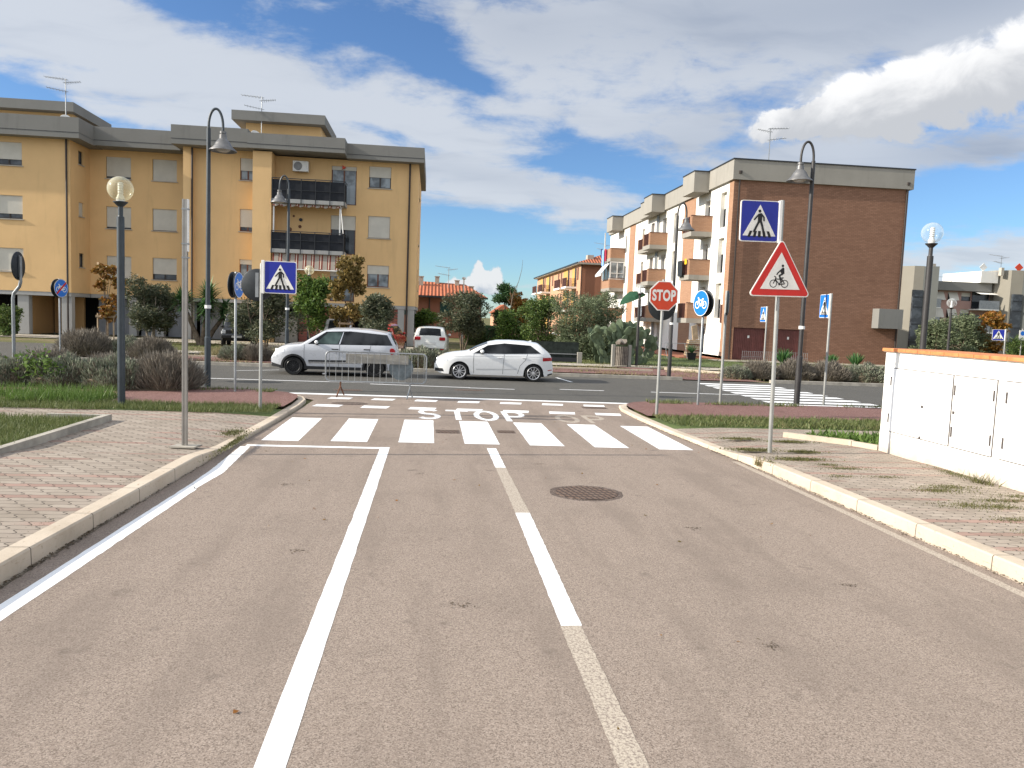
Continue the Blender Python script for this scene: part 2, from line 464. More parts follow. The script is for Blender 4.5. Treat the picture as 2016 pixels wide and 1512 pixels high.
# side road
struct('road', MB().flat([(-2.90, -6), (5.2, -6), (4.85, 5), (4.62, 11), (4.34, 14), (4.34, 17.2), (4.9, 18.3), (6.2, 18.62+ml(6)), (-4.6, 18.70+ml(-4)), (-3.3, 18.35), (-2.6, 17.5), (-2.66, 14), (-2.82, 11), (-2.92, 6)], 0.0), M['asphalt'])
# main road
struct('main_road', MB().flat([(-70, 18.704+ml(-70)), (-4.6, 18.704+ml(-4.6)), (6.2, 18.624+ml(6)), (80, 18.624+ml(80)), (80, 27.05+ml(80)), (-13, 27.05+ml(-13)), (-15, 38), (-70, 38)], 0.0), M['asphalt_main'])

# pavements with rounded corners
Lk = [(-3.02, -6), (-3.0, 3.0), (-2.96, 6.0), (-2.90, 8.0), (-2.86, 9.6), (-2.84, 10.6), (-2.78, 12.0), (-2.72, 14.0), (-2.68, 16.2), (-2.72, 17.2), (-2.86, 17.75), (-3.2, 18.2), (-3.7, 18.48), (-4.6, 18.66+ml(-4.6)), (-70, 18.66+ml(-70))]
Rk = [(5.3, -6), (4.98, 3.0), (4.86, 5.6), (4.77, 8.0), (4.70, 10.0), (4.56, 11.6), (4.36, 13.8), (4.28, 15.6), (4.28, 16.9), (4.40, 17.6), (4.75, 18.1), (5.3, 18.4), (6.2, 18.58+ml(6)), (80, 18.58+ml(80))]
def offs(path, d):
    out = []
    for i, p in enumerate(path):
        a = path[max(i-1, 0)]; b = path[min(i+1, len(path)-1)]
        tx, ty = b[0]-a[0], b[1]-a[1]; L = math.hypot(tx, ty)
        out.append((p[0]-ty/L*d, p[1]+tx/L*d))
    return out
def kh(y, side):      # kerb height drops at the crossing
    full = .142 if side == 'L' else .128
    if side == 'L':
        return full-.092*max(0, min(1, (y-9.8)/1.2))
    return full-.07*max(0, min(1, (y-10.2)/1.4))
def kerb(name, path, w_, side, sgn):
    inner = offs(path, w_*sgn)
    mb = MB(); P = []
    for (a, b), (c, d) in zip(path, inner):
        z = kh(b, side) if b < 18.0 else .05
        ex, ey = (c-a)*.10, (d-b)*.10
        P += [(a, b, -.05), (a+ex*.3, b+ey*.3, z-.015), (a+ex, b+ey, z), (c, d, z), (c, d, -.05)]
    F = []
    for i in range(len(path)-1):
        for j in range(4):
            F.append((5*i+j, 5*i+j+1, 5*i+5+j+1, 5*i+5+j))
    mb.add(P, F)
    return struct(name, mb, M['kerb']), inner
def dense(path, n=6, upto=18.3):
    out = []
    for (a, b), (c, d) in zip(path[:-1], path[1:]):
        k = n if abs(c-a) < 10 else 1
        for i in range(k): out.append((a+(c-a)*i/k, b+(d-b)*i/k))
    return out+[path[-1]]
kl, Lin = kerb('kerb', dense(Lk), .17, 'L', 1)
kr, Rin = kerb('kerb', dense(Rk), .17, 'R', -1)
def pave(name, inner, side, far, m, y0, y1, xfar):
    """a sheet from the kerb's inner edge out to xfar, between two y limits, following the kerb's height"""
    pts = [p for p in inner if y0 <= p[1] <= y1 and abs(p[0]) < 20]
    def at(y):
        for a, b in zip(inner[:-1], inner[1:]):
            if a[1] <= y <= b[1] and b[1] > a[1]:
                f = (y-a[1])/(b[1]-a[1]); return (a[0]+(b[0]-a[0])*f, y)
        return pts[-1]
    pts = [at(y0)]+[p for p in pts if y0 < p[1] < y1]+([at(y1)] if y1 < 18 else [])
    P = []; F = []
    for x, y in pts:
        z = (kh(y, side) if y < 18 else .05)
        sx = -1 if side == 'L' else 1
        P += [(x, y, z-.004), (x+sx*.9, y, max(.1, z)-.004 if far else z-.004), (xfar, y, .116 if far else z-.004)]
    for i in range(len(pts)-1):
        F += [(3*i, 3*i+1, 3*i+4, 3*i+3), (3*i+1, 3*i+2, 3*i+5, 3*i+4)]
    return MB().add(P, F)
Z = .116
struct('pavement', pave('p', Lin, 'L', True, 0, -5.5, 14.25, -14.0), M['paver'])
struct('pavement', pave('p', Rin, 'R', True, 0, -5.5, 13.85, 14.0), M['paver'])
struct('verge', pave('p', Lin, 'L', True, 0, 14.25, 15.3, -30), M['lawn'])
struct('verge', pave('p', Rin, 'R', True, 0, 13.85, 15.35, 30), M['lawn'])
def redpath(x0, x1, side):
    inn = [p for p in (Lin if side == 'L' else Rin) if p[1] >= (15.3 if side == 'L' else 15.35) and abs(p[0]) < 7]
    y0 = 15.3 if side == 'L' else 15.35
    q = [(inn[0][0], y0)]+inn
    ex = x1
    yend = q[-1][1]
    return MB().flat(q+[(ex, yend+ml(ex-q[-1][0])), (ex, y0)], .105)
struct('cycle_path', redpath(0, -30, 'L'), M['red_path'])
struct('cycle_path', redpath(0, 40, 'R'), M['red_path'])
struct('planting_bed', MB().slab([(-5.75, 17.55), (-5.75, 18.62), (-30, 19.2), (-30, 17.7)], .0, .125), M['soil'])

# ------------------------------------------------------------------ painted markings
def ragged(q, step=.06, j=.002):
    """hand-rolled paint: the edge wanders a few millimetres"""
    out = []
    for (a, b), (c, d) in zip(q, q[1:]+q[:1]):
        L = math.hypot(c-a, d-b); n = max(1, min(90, int(L/step)))
        for i in range(n):
            k = 0 if i == 0 else random.gauss(0, j)
            out.append((a+(c-a)*i/n-(d-b)/L*k, b+(d-b)*i/n+(c-a)/L*k))
    return out
def mark(name, quads, m, z=.0014):
    mb = MB()
    for q in quads: mb.flat(ragged(q), z)
    return struct(name, mb, M[m])
cw = []
for i in range(7):
    x = -2.55+i*1.035; k = i-2.4
    yb = 12.0-.012*k*k; yt = 14.62-.012*k*k
    cw.append([(x, yb), (x+.555, yb-.01), (x+.545, yt-.01), (x, yt)])
mark('zebra_crossing', cw, 'paint')
mark('lane_line', [[(-.725, -3), (-.585, -3), (-.585, 11.52), (-.725, 11.52)], [(-2.66, 11.40), (-.725, 11.37), (-.725, 11.50), (-2.66, 11.53)]], 'paint', .0018)
mark('edge_line', [[(-2.86, 2), (-2.70, 2), (-2.52, 8.6), (-2.66, 8.9)], [(-2.66, 8.9), (-2.54, 8.6), (-2.47, 9.5), (-2.58, 11.36), (-2.72, 11.36), (-2.66, 9.6)]], 'paint')
mark('centre_dash', [[(.895, 4.83), (1.035, 4.83), (1.055, 7.74), (.905, 7.74)], [(.89, 10.12), (1.03, 10.12), (1.02, 11.62), (.88, 11.62)], [(.9, -2.2), (1.04, -2.2), (1.04, .8), (.9, .8)]], 'paint')
mark('faded_dash', [[(.90, .8), (1.04, .8), (1.03, 4.83), (.89, 4.83)], [(.905, 7.74), (1.055, 7.74), (1.03, 10.12), (.89, 10.12)]], 'paint_old')
mark('faded_edge_line', [[(4.75, 2), (4.86, 2), (4.70, 5.4), (4.60, 5.4)], [(4.60, 5.4), (4.70, 5.4), (4.58, 10.9), (4.48, 10.9)]], 'paint_old')
sl = lambda x: 18.60-.045*x
mark('stop_line', [[(-4.6, sl(-3.2)+.10), (-3.2, sl(-3.2)-.05), (4.9, sl(4.9)+.02), (7.2, sl(5)+.06), (4.9, sl(4.9)+.25), (-3, sl(-3)+.24)]], 'paint', .0022)
row2 = [[(-2.36+i*.99, 17.86-.032*i), (-1.86+i*.99, 17.84-.032*i), (-1.80+i*.99, 18.20-.032*i), (-2.30+i*.99, 18.22-.032*i)] for i in range(7)]
row1 = [[(-2.47+i*1.0, 16.36-.05*i), (-1.92+i*1.0, 16.33-.05*i), (-1.86+i*1.0, 16.72-.05*i), (-2.42+i*1.0, 16.75-.05*i)] for i in range(7)]
mark('cycle_crossing_dash', row1+row2, 'paint')
mark('centre_line', [[(-30, 22.1), (-1.35, 22.12), (-1.35, 22.22), (-30, 22.2)], [(-1.7, 21.8), (1.1, 21.55), (1.1, 21.64), (-1.7, 21.9)], [(1.05, 21.48), (2.35, 21.42), (2.35, 21.51), (1.05, 21.57)], [(3.7, 21.82), (5.0, 21.80), (5.0, 21.89), (3.7, 21.91)], [(6.4, 21.80), (10.2, 21.70), (10.2, 21.79), (6.4, 21.89)], [(4.50, 24.6), (4.27, 26.3), (4.36, 26.3), (4.60, 24.6)], [(-6.2, 25.1), (-5.0, 25.95), (-5.0, 26.03), (-6.2, 25.18)]], 'paint')
mark('zebra_crossing', [[(9.0+.02*i, 18.95+.80*i), (12.25-.06*i, 18.93+.80*i), (12.25-.06*i, 19.36+.80*i), (9.0+.02*i, 19.38+.80*i)] for i in range(9)], 'paint')
def text_mesh(name, body, size, sx, m, loc, rot, parent=None, off=.0, ext=.0, sp=1.0):
    cu = bpy.data.curves.new(name, 'FONT'); cu.body = body; cu.size = size; cu.offset = off; cu.extrude = ext
    cu.align_x = 'CENTER'; cu.align_y = 'CENTER'; cu.space_character = sp
    t_ = bpy.data.objects.new('t', cu); COL.objects.link(t_)
    me = bpy.data.meshes.new_from_object(t_.evaluated_get(bpy.context.evaluated_depsgraph_get()))
    bpy.data.objects.remove(t_); bpy.data.curves.remove(cu)
    me.name = name; me.materials.clear(); me.materials.append(m)
    for v in me.vertices: v.co.x *= sx
    o = bpy.data.objects.new(name, me); o.location = loc; o.rotation_euler = rot
    return link(o, parent)
# STOP on the road: letters drawn by strokes, 1.6 m tall
def letter_strokes(ch):
    arc = lambda cx, cy, rx, ry, a0, a1, n=18: [(cx+rx*math.cos(R(a0+(a1-a0)*i/n)), cy+ry*math.sin(R(a0+(a1-a0)*i/n))) for i in range(n+1)]
    if ch == 'T': return [[(0, .94), (1, .94)], [(.5, .88), (.5, 0)]]
    if ch == 'O': return [arc(.5, .5, .42, .44, 0, 360, 30)]
    if ch == 'P': return [[(.14, 0), (.14, 1)], [(.2, .94), (.55, .94)]+arc(.55, .70, .33, .24, 90, -90, 12)+[(.2, .46)]]
    if ch == 'S': return [arc(.5, .735, .36, .205, 35, 180, 10)+arc(.5, .735, .36, .225, 180, 265, 6)+arc(.5, .285, .38, .225, 85, 0, 6)+arc(.5, .265, .38, .205, 0, -150, 10)]
def stroke_text(name, body, x0, y0, wch, hch, gap, th, m, z, skew=0.0):
    mb = MB()
    for k, ch in enumerate(body):
        ox = x0+k*(wch+gap)
        for si, st in enumerate(letter_strokes(ch)):
            P = [(ox+a*wch, y0+b*hch-skew*k) for a, b in st]
            for i in range(len(P)-1):
                (a, b), (c, d) = P[i], P[i+1]
                # stroke has th width across and stretched thickness along the road
                L = math.hypot((c-a), (d-b)/2.2) or 1
                nx, ny = -(d-b)/2.2/L*th*.5, (c-a)/L*th*.5*1.9
                e = .0 if len(P) < 4 else .02
                ux, uy = (c-a)*e, (d-b)*e
                mb.flat([(a-ux-nx, b-uy-ny), (c+ux-nx, d+uy-ny), (c+ux+nx, d+uy+ny), (a-ux+nx, b-uy+ny)], z+.0001*((i+3*si) % 7))
    return struct(name, mb, m)
stroke_text('stop_lettering', 'STOP', -.26, 14.78, .47, 1.52, .11, .115, M['paint'], .0026, .012)
stroke_text('faded_lettering', 'OP', 2.55, 14.75, .45, 1.15, .14, .10, M['paint_old'], .0016, -.03)
# ------------------------------------------------------------------ street furniture materials
M['galv'] = mat('galvanised_steel', (.27, .28, .285), .42, .55, .5, var=.14, vs=5)
M['galv_pale'] = mat('pale_grey_post', (.25, .25, .235), .55, .15, .4, var=.10, vs=4)
M['alu'] = mat('aluminium_profile', (.36, .34, .31), .38, .6, .5, var=.08, vs=6)
M['darkpole'] = mat('dark_blue_grey_paint', (.030, .039, .047), .45, .0, .5, var=.2, vs=3)
M['blackpole'] = mat('black_brown_paint', (.030, .027, .026), .5, .0, .5, var=.25, vs=3)
M['lampgrey'] = mat('grey_lamp_metal', (.17, .165, .16), .42, .5, .5, var=.2, vs=6)
M['lampglass'] = mat('lamp_lens', (.40, .37, .32), .25, 0, .5, var=.1)
M['signback'] = mat('dark_sign_back', (.022, .026, .030), .5, .2, .4, var=.2, vs=6)
M['sblue'] = mat('sign_blue', (.012, .022, .26), .35, 0, .4, var=.06, vs=5)
M['slblue'] = mat('cycle_sign_blue', (.008, .15, .56), .35, 0, .4, var=.06, vs=5)
M['swhite'] = mat('sign_white', (.72, .70, .65), .4, 0, .4, var=.05, vs=5)
M['sred'] = mat('sign_red', (.52, .018, .012), .38, 0, .4, var=.07, vs=5)
M['sored'] = mat('stop_red', (.58, .050, .012), .38, 0, .4, var=.07, vs=5)
M['sblack'] = mat('sign_black', (.012, .012, .013), .45, 0, .3, var=.1)
M['rust'] = mat('rusty_steel', (.16, .075, .045), .85, .2, .3, var=.4, vs=14)
M['white_plastic'] = mat('white_plastic', (.74, .73, .70), .4, 0, .45, var=.04)
def globe_mat(name, tint, amt):
    m, t, p = base_mat(name, .12, 0, .5)
    p.inputs['Base Color'].default_value = (*tint, 1)
    tr = t.n('ShaderNodeBsdfTransparent'); tr.inputs[0].default_value = (*[min(1, .55+.5*c) for c in tint], 1)
    fr = t.n('ShaderNodeLayerWeight'); fr.inputs[0].default_value = .35
    f = t.lin(fr.outputs['Facing'], 0, 1, amt, min(1, amt+.38))
    mx = t.n('ShaderNodeMixShader'); t._set(mx.inputs[0], f)
    L = m.node_tree.links
    L.new(tr.outputs[0], mx.inputs[1]); L.new(p.outputs[0], mx.inputs[2])
    L.new(mx.outputs[0], m.node_tree.nodes['Material Output'].inputs[0])
    return m
M['globe_y'] = globe_mat('yellowed_globe', (.78, .74, .56), .20)
M['globe_c'] = globe_mat('clear_globe', (.80, .82, .82), .07)

def pole(parent, h, r, m='galv', n=14, name='pole', z0=0.0):
    return MB().lathe([(0, z0), (r, z0), (r, h-.012), (r*.75, h), (0, h)], n).build(name, M[m], parent, smooth=True)
def band(parent, z, r, m='galv'):
    return MB().lathe([(r, z-.014), (r+.008, z-.014), (r+.008, z+.014), (r, z+.014)], 14).build('clamp', M[m], parent)

# ---- pictograms, all as thin raised film in the xz plane facing -y
def disc_pts(cx, cz, rx, rz=None, n=28, a0=0, a1=360):
    rz = rz or rx
    k = n if a1-a0 >= 360 else n+1
    return [(cx+rx*math.cos(R(a0+(a1-a0)*i/n)), cz+rz*math.sin(R(a0+(a1-a0)*i/n))) for i in range(k)]
def rrect(x0, x1, z0, z1, r, n=5):
    out = []
    for cx, cz, a in ((x1-r, z1-r, 0), (x0+r, z1-r, 90), (x0+r, z0+r, 180), (x1-r, z0+r, 270)):
        out += [(cx+r*math.cos(R(a+90*i/n)), cz+r*math.sin(R(a+90*i/n))) for i in range(n+1)]
    return out
def rpoly(pts, r, n=4):
    out = []
    k = len(pts)
    for i in range(k):
        p = Vector(pts[i]); a = (Vector(pts[i-1])-p).normalized(); b = (Vector(pts[(i+1) % k])-p).normalized()
        ang = a.angle(b); d = r/math.tan(ang/2); c = p+(a+b).normalized()*r/math.sin(ang/2)
        s0 = p+a*d; s1 = p+b*d
        a0 = math.atan2(s0.y-c.y, s0.x-c.x); a1 = math.atan2(s1.y-c.y, s1.x-c.x)
        while a1-a0 > math.pi: a1 -= 2*math.pi
        while a1-a0 < -math.pi: a1 += 2*math.pi
        out += [(c.x+r*math.cos(a0+(a1-a0)*j/n), c.y+r*math.sin(a0+(a1-a0)*j/n)) for j in range(n+1)]
    return out
class Film(MB):
    """layers of film on a plate; every stroke sits a hair proud of the last so none lie in one plane"""
    def __init__(s, y): super().__init__(); s.y = y; s.k = 0
    def d(s):
        s.k += 1; return s.y-.00025*s.k
    def shape(s, pts): y = s.d(); return s.plate(pts, y-.001, y+.0005)
    def seg(s, a, b, w):
        dx, dz = b[0]-a[0], b[1]-a[1]; L = math.hypot(dx, dz); nx, nz = -dz/L*w/2, dx/L*w/2
        return s.shape([(a[0]-nx, a[1]-nz), (b[0]-nx, b[1]-nz), (b[0]+nx, b[1]+nz), (a[0]+nx, a[1]+nz)])
    def limb(s, pts, w):
        for a, b in zip(pts[:-1], pts[1:]): s.seg(a, b, w)
        for p in pts: s.shape(disc_pts(p[0], p[1], w/2, n=12))
        return s
    def hoop(s, cx, cz, r, w): y = s.d(); return s.ring(cx, cz, r-w, r, y-.001, y+.0005, 30)
def walker(f, cx, cz, k):
    q = lambda a, b: (cx+a*k, cz+b*k)
    f.shape(disc_pts(*q(-.02, .62), .072*k, n=18))
    f.shape([q(-.05, .50), q(.06, .53), q(.12, .44), q(.10, .12), q(-.10, .12), q(-.10, .42)])
    f.limb([q(-.06, .46), q(-.18, .33), q(-.27, .22)], .075*k)
    f.limb([q(.07, .48), q(.20, .33), q(.21, .18)], .07*k)
    f.limb([q(-.04, .14), q(-.16, -.10), q(-.27, -.33)], .10*k)
    f.limb([q(.05, .14), q(.13, -.08), q(.20, -.33)], .10*k)
def zebra_bars(f, cx, cz, k):
    for a, b in ((-.62, -.50), (-.33, -.26), (-.06, -.06), (.22, .15), (.50, .38)):
        f.shape([(cx+(a)*k, cz-.38*k), (cx+(a+.14)*k, cz-.38*k), (cx+(b+.14)*k, cz-.08*k), (cx+b*k, cz-.08*k)])
def bike(f, cx, cz, k, w=.035):
    q = lambda a, b: (cx+a*k, cz+b*k)
    for x in (-.36, .36): f.hoop(*q(x, -.1), .235*k, w*k)
    for a, b in (((-.36, -.1), (-.2, .28)), ((-.2, .28), (-.33, .34)), ((-.25, .16), (.02, -.14)), ((-.24, .18), (.18, .16)), ((.02, -.14), (.2, .24)), ((.02, -.14), (.36, -.1)), ((.36, -.1), (.18, .16)), ((.12, .25), (.28, .25))):
        f.seg(q(*a), q(*b), w*k*1.25)
    f.shape(disc_pts(*q(.02, -.14), .06*k, n=12))
def panel_square(parent, loc, s=.62, rz=0.0, side=1, spine=True):
    """pedestrian crossing panel flag-mounted beside a pole; side=+1 hangs to +x"""
    x0, x1 = (.05, .05+s) if side > 0 else (-.05-s, -.05)
    p = MB().plate(rrect(x0, x1, -s/2, s/2, .035), -.012, .012).build('sign_panel', M['swhite'], parent)
    p.location = loc; p.rotation_euler = (0, 0, rz)
    e = .012
    f = Film(-.0125); f.shape(rrect(x0+e, x1-e, -s/2+e, s/2-e, .03)); f.build('blue_field', M['sblue'], p)
    cx = (x0+x1)/2
    f = Film(-.0145); f.shape([(cx-.43*s, -.36*s), (cx+.43*s, -.36*s), (cx, .40*s)]); f.build('white_triangle', M['swhite'], p)
    f = Film(-.0165); zebra_bars(f, cx, -.20*s, .50*s); f.build('zebra_symbol', M['sblack'], p)
    f = Film(-.0195); walker(f, cx, -.08*s, .52*s); f.build('walking_figure', M['sblack'], p)
    if spine:
        a, b = (.03, .052) if side > 0 else (-.052, -.03)
        MB().box(min(a, -a*0), max(b, 0), -.03, .03, -s/2-.01, s/2+.01).build('mounting_rail', M['white_plastic'], p, bevel=.006)
    return p
def panel_disc(parent, loc, r, rz, face, pic=None, red_bar=False):
    """round plate, face towards local -y"""
    p = MB().lathe([(0, -.012), (r-.012, -.012), (r, -.004), (r, .012), (r-.008, .014), (0, .014)], 36, axis='y').build('sign_panel', M['signback'], parent, smooth=True)
    p.location = loc; p.rotation_euler = (0, 0, rz)
    b = MB().box(-.03, .03, .0145, .034, -r*.75, r*.75)
    b.build('back_rib', M['galv'], p)
    if face:
        MB().lathe([(0, .0145), (r-.006, .0145), (r-.006, .0165), (0, .0165)], 36, axis='y').build('white_rim', M['swhite'], p)
        MB().lathe([(0, .017), (r-.02, .017), (r-.02, .018), (0, .018)], 36, axis='y').build('blue_field', M[face], p)
        if pic:
            g = Film(0.0); bike(g, 0, 0, r*1.25, .06)
            o = g.build('bicycle_symbol', M['swhite'], p)
            for v in o.data.vertices: v.co.y -= .0185
        if red_bar:
            g = Film(0.0); g.seg((-r*.68, -r*.62), (r*.68, r*.62), r*.2)
            o = g.build('red_bar', M['sred'], p)
            for v in o.data.vertices: v.co.y -= .0225
    return p
# axis='y' lathe maps profile z to -y, so the printed side of a disc is at -y with profile z>0
def face_to(nx, ny):         # rotation about z that turns local -y onto (nx, ny)
    return math.atan2(nx, -ny)

Z0 = .11
# pedestrian crossing sign, left kerb
a = thing('crossing_sign', 'blue zebra crossing sign on a pale pole in the grass left of the road', 'road sign', (-3.16, 14.68, Z0), R(-4))
pole(a, 2.72, .030, 'galv_pale')
panel_square(a, (0, 0, 2.47), .59, 0, 1)
d = panel_disc(a, (-.10, .09, 2.32), .30, face_to(0, 1), None)
# triangle + square, right pavement
a = thing('bicycle_warning_sign', 'red triangle cyclist warning sign under a blue zebra crossing sign on one tall grey pole', 'road sign', (5.16, 11.12, Z0), R(3))
a.rotation_euler = (0, R(-1.0), R(3))
pole(a, 3.78, .031, 'galv_pale')
tri = rpoly([(-.50, -.29), (.50, -.29), (0, .575)], .045)
p = MB().plate(tri, -.055, -.037).build('sign_panel', M['swhite'], a, bevel=.003); p.location = (0, 0, 2.65)
f = Film(-.0555); f.shape(rpoly([(-.475, -.275), (.475, -.275), (0, .547)], .035)); f.build('red_border', M['sred'], p)
f = Film(-.0575); f.shape([(-.315, -.182), (.315, -.182), (0, .362)]); f.build('white_field', M['swhite'], p)
f = Film(-.0595); bike(f, -.02, -.075, .25, .045)
f.shape(disc_pts(.028, .165, .019, n=16))
f.shape([(-.012, .085), (.03, .143), (.052, .13), (.058, .05), (.02, .035)])
f.limb([(.02, .12), (-.045, .06), (-.06, .035)], .018)
f.limb([(.03, .045), (-.02, .02), (.012, -.07)], .024)
f.build('cyclist_symbol', M['sblack'], p)
panel_square(a, (0, 0, 3.46), .60, 0, -1)
for z in (2.45, 2.95): band(a, z, .031)
# STOP sign
a = thing('stop_sign', 'red octagonal STOP sign on a pale pole beside the right kerb', 'road sign', (4.70, 15.55, Z0), R(3))
pole(a, 2.80, .031, 'galv_pale')
oc = lambda r: [(r*math.cos(R(22.5+45*i)), r*math.sin(R(22.5+45*i))) for i in range(8)]
p = MB().plate(oc(.327), -.058, -.040).build('sign_panel', M['swhite'], a, bevel=.003); p.location = (0, 0, 2.46)
f = Film(-.0585); f.shape(oc(.305)); f.build('red_field', M['sored'], p)
text_mesh('stop_lettering', 'STOP', .30, .66, M['swhite'], (0, -.0615, .0), (R(90), 0, 0), p, off=.012, ext=.0006, sp=1.08)
panel_disc(a, (.02, .07, 2.26), .30, face_to(0, 1), None)
# cycle path signs
def cycle_sign(label, loc, n, h, r=.30, end=False, back=True, off=.06, only_back=False):
    a = thing('cycle_path_sign', label, 'road sign', loc, 0, None)
    pole(a, h, .027, 'galv')
    nx, ny = n
    panel_disc(a, (nx*off, ny*off, h-r), r, face_to(nx, ny), 'slblue', 'bike', end)
    if back: panel_disc(a, (-nx*off, -ny*off, h-r), r, face_to(-nx, -ny), None if only_back else 'slblue', 'bike')
    return a
cycle_sign('round blue bicycle sign seen almost edge on beside the planting bed left of the crossing', (-4.40, 17.85, Z0), (.99, -.14), 2.68, .29)
cycle_sign('bright blue round bicycle sign on a thin post right of the STOP sign', (6.35, 17.72, Z0), (-.97, -.26), 2.72, .31)
cycle_sign('round blue bicycle sign crossed by a red bar, far left beyond the bushes', (-12.9, 28.3, .0), (.96, -.28), 2.75, .32, True)
# bent pole with round plate seen from behind
a = thing('round_sign', 'round sign seen from behind on a cranked grey pole at far left', 'road sign', (-10.65, 20.9, .06))
MB().tube([(0, 0, 0), (0, 0, 1.95), (.02, 0, 2.08), (.16, 0, 2.26), (.19, 0, 2.38), (.19, 0, 3.02)], .04, 12).build('pole', M['galv'], a, smooth=True)
panel_disc(a, (.14, 0, 2.78), .36, face_to(-.98, -.05), None)
# tall square profile at left pavement
a = thing('sign_post', 'tall grooved aluminium post standing on the left paving with clamps and no visible sign face', 'sign post', (-3.28, 10.66, Z0))
mb = MB()
for x, y in ((-.021, -.021), (.021, -.021), (-.021, .021), (.021, .021)): mb.box(x-.010, x+.010, y-.010, y+.010, 0, 3.28)
mb.box(-.022, .022, -.015, .015, 0, 3.27); mb.box(-.015, .015, -.022, .022, 0, 3.26)
mb.build('pole', M['alu'], a)

MB().box(.032, .044, -.03, .03, 2.6, 3.28).build('mounting_rail', M['white_plastic'], a)
for z in (2.52, 2.70, 3.15): MB().box(-.036, .048, -.036, .036, z-.010, z+.010).build('clamp', M['galv'], a)
MB().slab([(-.18, -.10), (.16, -.12), (.2, .1), (-.12, .12)], -.01, .012).build('footing', M['concrete_kerb'], a)
# plain post with edge-on round plate
a = thing('round_sign', 'dark round sign seen edge on, between the blue bicycle sign and the warning triangle', 'road sign', (7.05, 18.1, Z0))
pole(a, 2.75, .034, 'galv_pale')
panel_disc(a, (.05, .02, 2.45), .30, face_to(-.90, .42), None)
# side-facing crossing signs on the right
def side_sign(label, loc, h, s, n):
    a = thing('crossing_sign', label, 'road sign', loc, 0)
    pole(a, h, .030, 'galv_pale')
    nx, ny = n
    p = panel_square(a, (0, 0, h-s/2), s, face_to(nx, ny), -1)
    [c for c in p.children if c.name.startswith('blue')][0].data.materials[0] = M['slblue']
    return a
side_sign('blue zebra crossing sign seen obliquely, right of the tall black lamp pole', (9.95, 18.55, Z0), 2.80, .60, (-.995, .10))
side_sign('small blue zebra crossing sign across the main road, left of the warning triangle pole', (13.15, 29.4, .08), 2.75, .60, (-.999, .04))

# ---- lamps
def globe_lamp(label, loc, h, R_, mpole, mglobe, group='globe lamps'):
    a = thing('globe_lamp', label, 'street lamp', loc, 0, group)
    hp = h-2*R_-.28
    MB().lathe([(0, 0), (.065, 0), (.065, hp), (.045, hp+.01), (.04, hp+.03)], 16).build('pole', M[mpole], a, smooth=True)
    MB().lathe([(.042, hp), (.042, hp+.18), (.10, hp+.24), (.125, hp+.262), (.125, hp+.275), (0, hp+.275)], 18).build('collar', M[mpole], a, smooth=True)
    zc = h-R_
    MB().lathe([(R_*math.sin(R(t)), zc-R_*math.cos(R(t))) for t in range(24, 181, 6)], 32).build('globe', M[mglobe], a, smooth='all')
    mb = MB().lathe([(0, hp+.28), (.07, hp+.28), (.075, hp+.33), (.045, hp+.40), (.045, zc+.10), (.03, zc+.12), (0, zc+.12)], 14)
    for i in range(5): mb.lathe([(.048, zc-.08+.045*i), (.066, zc-.075+.045*i), (.048, zc-.07+.045*i)], 14)
    mb.build('bulb', M['white_plastic'], a, smooth=True)
    return a
globe_lamp('yellowed globe lamp on a dark post standing in the grass strip left of the road', (-5.70, 14.85, Z0), 4.17, .222, 'darkpole', 'globe_y')
globe_lamp('globe lamp with ribbed inner tube rising behind the white cabinet wall', (10.72, 15.9, Z0), 4.30, .222, 'blackpole', 'globe_c')
globe_lamp('globe lamp in front of the green tree beside the yellow building', (-6.55, 41.8, .05), 4.3, .25, 'darkpole', 'globe_y')
globe_lamp('slim globe lamp beside the litter bin and the prickly pear', (9.18, 33.9, .08), 3.62, .19, 'blackpole', 'globe_c')
globe_lamp('distant globe lamp among the bushes behind the white cabinet wall', (27.6, 38.8, .05), 3.9, .245, 'blackpole', 'globe_c')
def arc_lamp(label, loc, h, side, mpole, head='lampgrey'):
    a = thing('gooseneck_lamp', label, 'street lamp', loc, 0, 'gooseneck lamps')
    s = side
    hp = h-.46
    pts = [(0, 0, 0), (0, 0, 1.2), (0, 0, 1.22), (0, 0, hp)]
    rs = [.075, .075, .058, .048]
    MB().tube(pts, rs, 12).build('pole', M[mpole], a, smooth=True)
    arc = [(0, 0, hp)]+[(s*(.165-.165*math.cos(R(t))), 0, hp+.05+.41*math.sin(R(t))) for t in range(0, 181, 12)]+[(s*.33, 0, h-.55)]
    MB().tube(arc, .030, 10).build('arm', M[mpole], a, smooth=True)
    zt = h-.52
    prof = [(0, zt+.02), (.075, zt), (.075, zt-.05), (.06, zt-.055), (.06, zt-.075), (.085, zt-.08), (.088, zt-.17), (.15, zt-.235), (.185, zt-.30), (.20, zt-.34), (.315, zt-.44), (.318, zt-.455), (.19, zt-.375), (.16, zt-.36)]
    hd = MB().lathe(prof, 26, (s*.33, 0, 0)).build('lamp_head', M[head], a, smooth=True)
    MB().lathe([(.19, zt-.38), (.17, zt-.43), (.10, zt-.47), (0, zt-.48)], 22, (s*.33, 0, 0)).build('lens', M['lampglass'], a, smooth='all')
    if h > 6.2:
        MB().lathe([(.072, 1.9), (.077, 1.9), (.077, 1.98), (.072, 1.98)], 12).build('sticker', M['white_plastic'], a)
    return a
arc_lamp('tall dark gooseneck lamp at the edge of the planting bed left of the parked cars', (-5.42, 19.35, .05), 6.62, 1, 'darkpole')
arc_lamp('tall black gooseneck lamp in front of the brick end wall', (9.33, 18.75, .10), 6.55, -1, 'blackpole')
arc_lamp('gooseneck lamp in front of the yellow building balconies, behind the grey car', (-5.35, 29.2, .08), 6.75, -1, 'darkpole')
